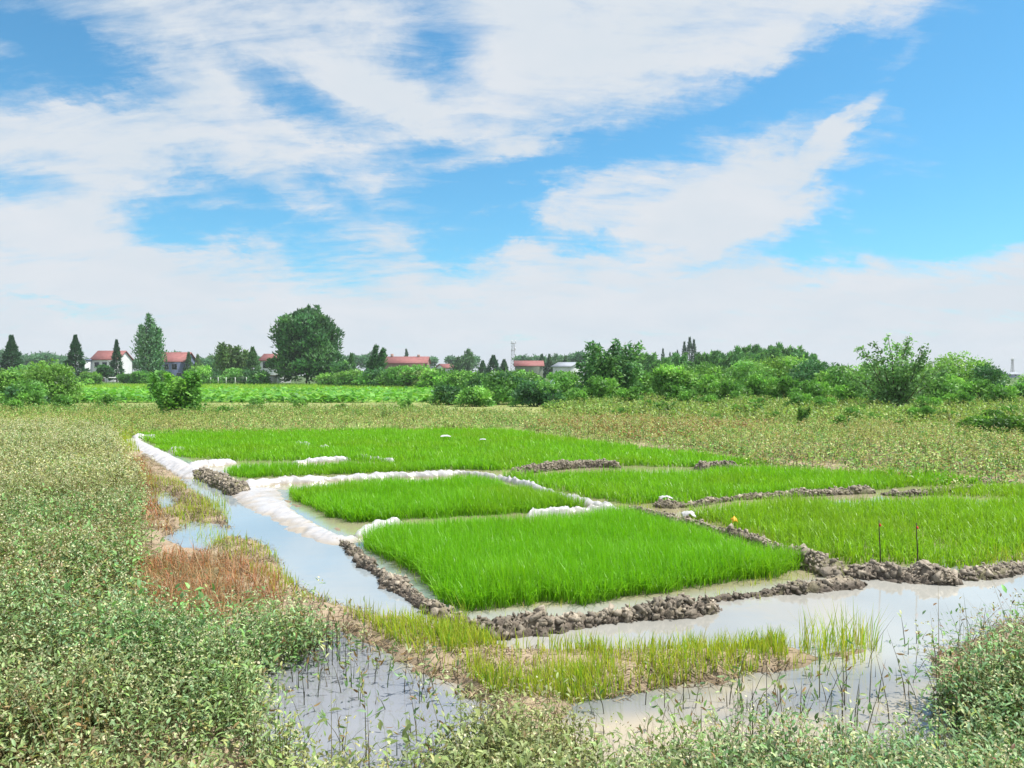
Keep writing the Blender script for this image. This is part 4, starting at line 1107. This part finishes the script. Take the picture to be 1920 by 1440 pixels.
gs = 'low green bushes dotted over the dry weeds'
pb = plant('low_bush', 'low green bush dotted among the dry weeds on the right', B, 1330, 36, 738, 46, 'round', (.12, .26, .05), (.08, .19, .04), n=1100, ls=.13, z0f=.0, lobes=9, group=gs)
for px, base, sc in ((1180, 768, 1.2), (1215, 778, .8), (1290, 770, 1.1), (1420, 778, .9), (1450, 800, .8), (1545, 782, 1.1), (1610, 790, .9), (1640, 800, .75), (1740, 785, 1.2), (1775, 800, .9), (1800, 778, 1.2), (1340, 800, .7), (1160, 790, .7), (1700, 795, .7), (1890, 795, 1.0), (1080, 768, 1.1), (1030, 778, .7), (760, 775, .7), (640, 778, .6), (480, 776, .8), (560, 772, .7), (420, 785, .7), (200, 772, .9), (120, 775, 1.0), (60, 770, 1.0), (20, 778, .9), (1130, 762, 1.6), (1190, 755, 1.7), (1310, 758, 1.7), (1360, 763, 1.4), (1470, 762, 1.6), (1530, 766, 1.5), (1590, 768, 1.4), (1650, 772, 1.3), (1760, 768, 1.6), (1830, 765, 1.5), (1880, 770, 1.4), (1265, 764, 1.3), (1420, 758, 1.7), (1500, 778, 1.2), (1600, 800, 1.0), (1730, 800, 1.1)):
    yy = CAMH * F / (base - HZ)
    c = copy_tree(pb, (at(px, yy), yy, 0), rng.random() * 6.28, sc * yy / 36)
    if px < 900: c['label'] = 'low green bush dotted among the dry weeds on the left and centre'

# ------------------------------------------------------------------ houses
def house(name, label, px0, px1, Yd, eave, ridge, depth, wall, roof, axis_='x', wins=(), chim=(), rz=0.0, base=0.0, door=None, over=.35):
    """gabled house; ridge runs along x or y; wins = (fx, z0, w, h) on the front"""
    x0, x1 = at(px0, Yd), at(px1, Yd); w = (x1 - x0) / 2; he, hr = zat(eave, Yd), zat(ridge, Yd); d = depth / 2
    o = empty(name, ((x0 + x1) / 2, Yd + d, base), rz); tag(o, label, 'house')
    mb = MB()
    if axis_ == 'x':
        V = [(-w, -d, 0), (w, -d, 0), (w, d, 0), (-w, d, 0), (-w, -d, he), (w, -d, he), (w, d, he), (-w, d, he), (-w, 0, hr - .1), (w, 0, hr - .1)]
        Fq = [(0, 1, 5, 4), (2, 3, 7, 6)]; Ft = [(4, 8, 7), (5, 6, 9)]; Fs = [(3, 0, 4, 7), (1, 2, 6, 5)]
        R1 = [(-w - over, -d - over, he - .15), (w + over, -d - over, he - .15), (w + over, 0, hr), (-w - over, 0, hr)]
        R2 = [(w + over, d + over, he - .15), (-w - over, d + over, he - .15), (-w - over, 0, hr), (w + over, 0, hr)]
    else:
        V = [(-w, -d, 0), (w, -d, 0), (w, d, 0), (-w, d, 0), (-w, -d, he), (w, -d, he), (w, d, he), (-w, d, he), (0, -d, hr - .1), (0, d, hr - .1)]
        Fq = [(0, 1, 5, 4), (2, 3, 7, 6)]; Ft = [(4, 5, 8), (6, 7, 9)]; Fs = [(3, 0, 4, 7), (1, 2, 6, 5)]
        R1 = [(-w - over, d + over, he - .15), (-w - over, -d - over, he - .15), (0, -d - over, hr), (0, d + over, hr)]
        R2 = [(w + over, -d - over, he - .15), (w + over, d + over, he - .15), (0, d + over, hr), (0, -d - over, hr)]
    mb.add(V, [np.array(Fq + Fs), np.array(Ft)]); mb.build('wall', wall, o)
    rb = MB()
    for rr in (R1, R2):
        a = np.array(rr); V = np.vstack([a, a + np.array([0, 0, .18])])
        rb.add(V, [[(3, 2, 1, 0), (4, 5, 6, 7), (0, 1, 5, 4), (1, 2, 6, 5), (2, 3, 7, 6), (3, 0, 4, 7)]])
    ro = rb.build('roof', roof, o)
    for fx, cz in chim:
        MB().box(fx * w - .35, fx * w + .35, -.4, .4, hr - .5, hr + cz).build('chimney', M['brick'], ro)
    for fx, z0, ww, hh in wins:
        f = MB().box(fx * w - ww / 2 - .08, fx * w + ww / 2 + .08, -d - .06, -d + .02, z0 - .08, z0 + hh + .08).build('window', M['frame'], o)
        MB().box(fx * w - ww / 2, fx * w + ww / 2, -d - .09, -d - .05, z0, z0 + hh).build('pane', M['glass'], f)
    if door:
        fx, ww, hh = door
        MB().box(fx * w - ww / 2, fx * w + ww / 2, -d - .07, -d + .02, 0, hh).build('door', M['brick'], o)
    return o

h1 = house('village_house', 'white two storey house with a red gable roof and a flat lower wing', 172, 221, 185, 674, 658, 7, M['white'], M['roof'], 'x',
           [(-.6, 3.4, 1.0, 1.3), (.0, 3.4, 1.0, 1.3), (.6, 3.4, 1.0, 1.3), (.6, .9, 1.0, 1.3)], [(-.05, .05)], door=(-.2, 1.2, 2.1))
wg = MB().box(-6.6, -3.2, -4.6, 2, 0, zat(676, 185)); wgo = wg.build('side_wing', M['white'], h1)
MB().box(-6.9, -3.0, -4.9, 2.2, zat(676, 185), zat(673.5, 185)).build('flat_roof', M['blue_and_shade'], wgo)
for zz in (.9, 3.3):
    f = MB().box(-5.6, -4.2, -4.66, -4.58, zz, zz + 1.3).build('window', M['frame'], wgo)
    MB().box(-5.5, -4.3, -4.70, -4.64, zz + .1, zz + 1.2).build('pane', M['glass'], f)
house('village_house', 'two storey house with a red gable roof, wall shade painted in blue grey', 294, 345, 180, 678, 661, 7, M['blue_and_shade'], M['roof'], 'x', [(-.3, 3.0, 1.1, 1.2), (.3, 3.0, 1.1, 1.2), (.65, .9, 1.1, 1.2)], door=(.0, 1.1, 2.0))  # shade of the front is put into the wall colour
house('village_house', 'pink roofed house half hidden by the left side of the big tree', 488, 528, 165, 676, 664, 7, M['white'], M['roof'], 'x', [(-.5, 3.2, 1.0, 1.2), (.1, 3.2, 1.2, 1.2)])
house('long_house', 'long low house with a red roof and two chimneys behind the shrubs', 717, 800, 215, 681, 669, 8, M['brick'], M['roof'], 'x', [(-.6, 1.6, 1.4, 1.2), (0, 1.6, 1.4, 1.2), (.6, 1.6, 1.4, 1.2)], [(-.66, .9), (.56, .7)])
house('village_house', 'tiny gabled house with a white end wall right of the long red roof', 822, 846, 240, 690, 683, 7, M['white'], M['roof'], 'x', [(.3, 1.2, 1.0, 1.0)], rz=.5)
house('village_house', 'red roofed house with a bright white gable end in the centre', 966, 1018, 190, 686, 677, 8, M['greenwall'], M['roof'], 'x', [(-.3, 1.2, 1.0, 1.0), (.4, 1.2, 1.0, 1.0)], rz=.0)
gw_ = bpy.data.objects.get('village_house.004')
def gable(parent, w, d, he, hr, mat):
    V = [(-w - .12, -d - .3, 0), (-w - .12, d + .3, 0), (-w - .12, d + .3, he), (-w - .12, 0, hr + .25), (-w - .12, -d - .3, he)]
    V = np.array(V); V2 = V - np.array([.25, 0, 0])
    mb = MB(); mb.add(np.vstack([V, V2]), [np.array([(0, 1, 2), (0, 2, 4), (4, 2, 3), (5, 7, 6), (5, 9, 7), (9, 8, 7)]), np.array([(0, 5, 6, 1), (1, 6, 7, 2), (2, 7, 8, 3), (3, 8, 9, 4), (4, 9, 5, 0)])])
    mb.build('gable_wall', mat, parent)
house('village_house', 'grey roofed house with a white gable end left of the twiggy dark tree', 1050, 1086, 170, 687, 680, 8, M['white'], M['greyroof'], 'x', [(.2, 1.2, 1.2, 1.1)], rz=-.45)
house('far_building', 'dark bluish building on the right skyline under the mast', 1886, 1912, 420, 702, 698, 8, M['blue_and_shade'], M['greyroof'], 'x', [(-.4, 1, 1.2, 1), (.4, 1, 1.2, 1)])

def shed(name, label, px0, px1, Yd, top, depth, wall, roofm):
    x0, x1 = at(px0, Yd), at(px1, Yd); w = (x1 - x0) / 2; h = zat(top, Yd)
    o = empty(name, ((x0 + x1) / 2, Yd, 0)); tag(o, label, 'shed')
    MB().box(-w, w, 0, depth, 0, h).build('wall', wall, o)
    MB().box(-w - .2, w + .2, -.25, depth + .2, h, h + .14).build('roof', roofm, o)
    MB().box(-w * .3, w * .3, -.05, -.002, 0, h * .8).build('door', M['frame'], o)
shed('shed', 'small white shed below the pink roofed house', 495, 516, 131, 705, 3, M['white'], M['brick'])
shed('hut', 'small white hut in front of the shaded blue house', 296, 312, 150, 703, 2.5, M['white'], M['greyroof'])
o = empty('canopy_shelter', (at(199, 150), 150, 0)); tag(o, 'open shelter with a white canopy in front of the white house', 'shelter')
MB().box(-2.0, 2.0, -1, 1, 1.05, 1.25).build('canopy', M['white'], o)
for sx in (-1.8, 1.8):
    for sy in (-.8, .8): MB().tube([(sx, sy, 0), (sx, sy, 1.06)], .06, 6).build('post', M['steel'], o)
o = empty('brick_wall', (at(258, 165), 165, 0)); tag(o, 'low brown brick wall left of the slender tall tree', 'wall')
MB().box(-2.4, 2.4, 0, .25, 0, 1.5).build('wall', M['brick'], o)
MB().box(-2.5, 2.5, -.05, .3, 1.5, 1.6).build('coping', M['greyroof'], o)

# wire fence in front of the trees left of the big tree
o = empty('wire_fence', (at(400, 126), 126, 0)); tag(o, 'thin wire fence on pale posts at the far side of the meadow', 'fence')
xs = [at(p, 126) - at(400, 126) for p in (395, 409, 424, 441, 462, 485, 520, 555)]
for xx in xs: MB().tube([(xx, 0, 0), (xx, 0, 1.35)], .05, 6).build('post', M['white'], o)
for zz in (.7, 1.25): MB().tube([(xx, -.05, zz) for xx in xs], .012, 4).build('wire', M['steel'], o)

# telecom tower and the far mast
def tower(name, label, px, Yd, top, w0, w1, plats):
    h = zat(top, Yd); o = empty(name, (at(px, Yd), Yd, 0)); tag(o, label, 'tower')
    mb = MB(); corners = [(-1, -1), (1, -1), (1, 1), (-1, 1)]
    lv = np.linspace(0, 1, 13); wd = w0 + (w1 - w0) * lv
    for cx, cy in corners: mb.tube([(cx * wd[i], cy * wd[i], h * .96 * lv[i]) for i in range(13)], .11, 5)
    for i in range(12):
        for k in range(4):
            a, b = corners[k], corners[(k + 1) % 4]
            mb.tube([(a[0] * wd[i], a[1] * wd[i], h * .96 * lv[i]), (b[0] * wd[i + 1], b[1] * wd[i + 1], h * .96 * lv[i + 1])], .06, 4)
            mb.tube([(a[0] * wd[i], a[1] * wd[i], h * .96 * lv[i]), (b[0] * wd[i], b[1] * wd[i], h * .96 * lv[i])], .05, 4)
    mb.build('mast', M['steel'], o)
    MB().tube([(0, 0, h * .94), (0, 0, h * 1.04)], .07, 5).build('lightning_rod', M['steel'], o)
    for f, r in plats:
        p = MB(); p.box(-r, r, -r, r, h * f, h * f + .2); po = p.build('platform', M['steel'], o)
        for a in (0, 2.1, 4.2):
            MB().box(math.cos(a) * r - .25, math.cos(a) * r + .25, math.sin(a) * r - .15, math.sin(a) * r + .15, h * f + .25, h * f + 2.0).build('antenna', M['white'], po)
tower('telecom_tower', 'pale lattice telecom tower on the skyline at the centre', 962, 460, 641, 1.7, .7, ((.95, 1.5), (.75, 1.3)))
tower('far_mast', 'thin distant mast above the dark building at the right edge', 1898, 520, 674, .9, .35, ((.93, .7),))

# pale sack snagged in the shrubs
th, ph = np.meshgrid(np.linspace(0, 2 * np.pi, 16, endpoint=False), np.linspace(0, np.pi, 11))
rr = 1 + .5 * fbm(th * 2.2, ph * 3, 501, 3)
V = np.stack([.12 * rr * np.cos(th) * np.sin(ph), .10 * rr * np.sin(th) * np.sin(ph), .19 * rr * np.cos(ph)], -1).reshape(-1, 3)
ii = np.arange(176).reshape(11, 16); fq = np.stack([ii[:-1], ii[1:], np.roll(ii, -1, 1)[1:], np.roll(ii, -1, 1)[:-1]], -1).reshape(-1, 4)
o = mk('plastic_sack', V, fq, M['sack'], smooth=True, loc=(at(1036, 43), 43, zat(719, 43)))
tag(o, 'pale blue plastic sack snagged in the shrubs below the grey roofed house', 'sack')

# ------------------------------------------------------------------ small things in the paddies
for px, base, top, lab in ((1649, 1058, 972, 'left of the two dark stakes with red tips, nearer the mud clods'), (1719, 1055, 977, 'right of the two dark stakes with red tips, deeper in the rice')):
    x, y = gp(px, base, .08); h = zat(top, y) - .02
    o = empty('marker_stake', (x, y, .0)); tag(o, lab, 'stake', 'red tipped marker stakes')
    t = np.linspace(0, 1, 7)
    MB().tube(np.stack([.008 * np.sin(5 * t), .004 * np.cos(4 * t), -.05 + (h + .05) * t], 1), np.linspace(.006, .004, 7), 7).build('stem', M['stake'], o)
    tg = MB(); tg.box(-.007, .007, -.004, .004, h - .055, h - .03); tg.box(-.006, .008, .005, .008, h - .058, h - .036); tg.box(-.004, .011, -.009, -.005, h - .052, h - .040)
    tg.build('tag', M['redtag'], o)

def scrap(name, label, cat, px, py, z, rx, ry, rz_, mat, seed):
    x, y = gp(px, py, z)
    u, v = np.meshgrid(np.linspace(-1, 1, 12), np.linspace(-1, 1, 12))
    n = fbm(u * 1.8, v * 1.8, seed, 3)
    V = np.stack([u * rx * (1 + .5 * fbm(u, v, seed + 3, 2)), v * ry, rz_ * (1 - .55 * (u * u + v * v)) + n * rz_ * 1.6], -1).reshape(-1, 3)
    V = np.vstack([V, V - np.array([0, 0, .006])])
    ii = np.arange(144).reshape(12, 12)
    fq = np.stack([ii[:-1, :-1], ii[:-1, 1:], ii[1:, 1:], ii[1:, :-1]], -1).reshape(-1, 4)
    per = np.concatenate([ii[0, :-1], ii[:-1, -1], ii[-1, :0:-1], ii[:0:-1, 0]])
    nx_ = np.roll(per, -1); side = np.stack([per, per + 144, nx_ + 144, nx_], 1)
    o = mk(name, V, [fq, fq[:, ::-1] + 144, side], mat, np.full((len(V), 3), .5), smooth=True, loc=(x, y, z))
    return tag(o, label, cat)
scrap('film_scrap', 'crumpled white plastic scrap lying on the litter strewn mud ridge', 'plastic scrap', 1291, 966, .10, .075, .07, .045, M['film'], 511)
scrap('film_scrap', 'pale scrap at the head of the litter strewn mud ridge, near the film corner', 'plastic scrap', 1248, 934, .10, .08, .06, .03, M['film'], 521)
scrap('plastic_wrapper', 'orange yellow wrapper on the mud ridge', 'wrapper', 1377, 976, .12, .03, .04, .05, M['yellow'], 531)
scrap('film_scrap', 'pale film scrap in the middle of the farthest rice', 'plastic scrap', 836, 818, .18, .12, .12, .03, M['film'], 541)
scrap('film_scrap', 'tiny pale film scrap right of the other one in the farthest rice', 'plastic scrap', 905, 824, .18, .07, .1, .025, M['film'], 551)

# ------------------------------------------------------------------ air
hz = MB().box(-1450, 1450, -350, 1560, -1.2, 60)
hm = bpy.data.materials.new('air'); hm.use_nodes = True
ht = hm.node_tree; ht.nodes.remove(ht.nodes['Principled BSDF'])
pv = ht.nodes.new('ShaderNodeVolumePrincipled'); pv.inputs['Color'].default_value = (.86, .93, 1, 1); pv.inputs['Density'].default_value = .0003
ht.links.new(pv.outputs[0], ht.nodes['Material Output'].inputs['Volume'])
tag(hz.build('haze', hm), 'thin summer haze over the fields', 'haze', kind='stuff')
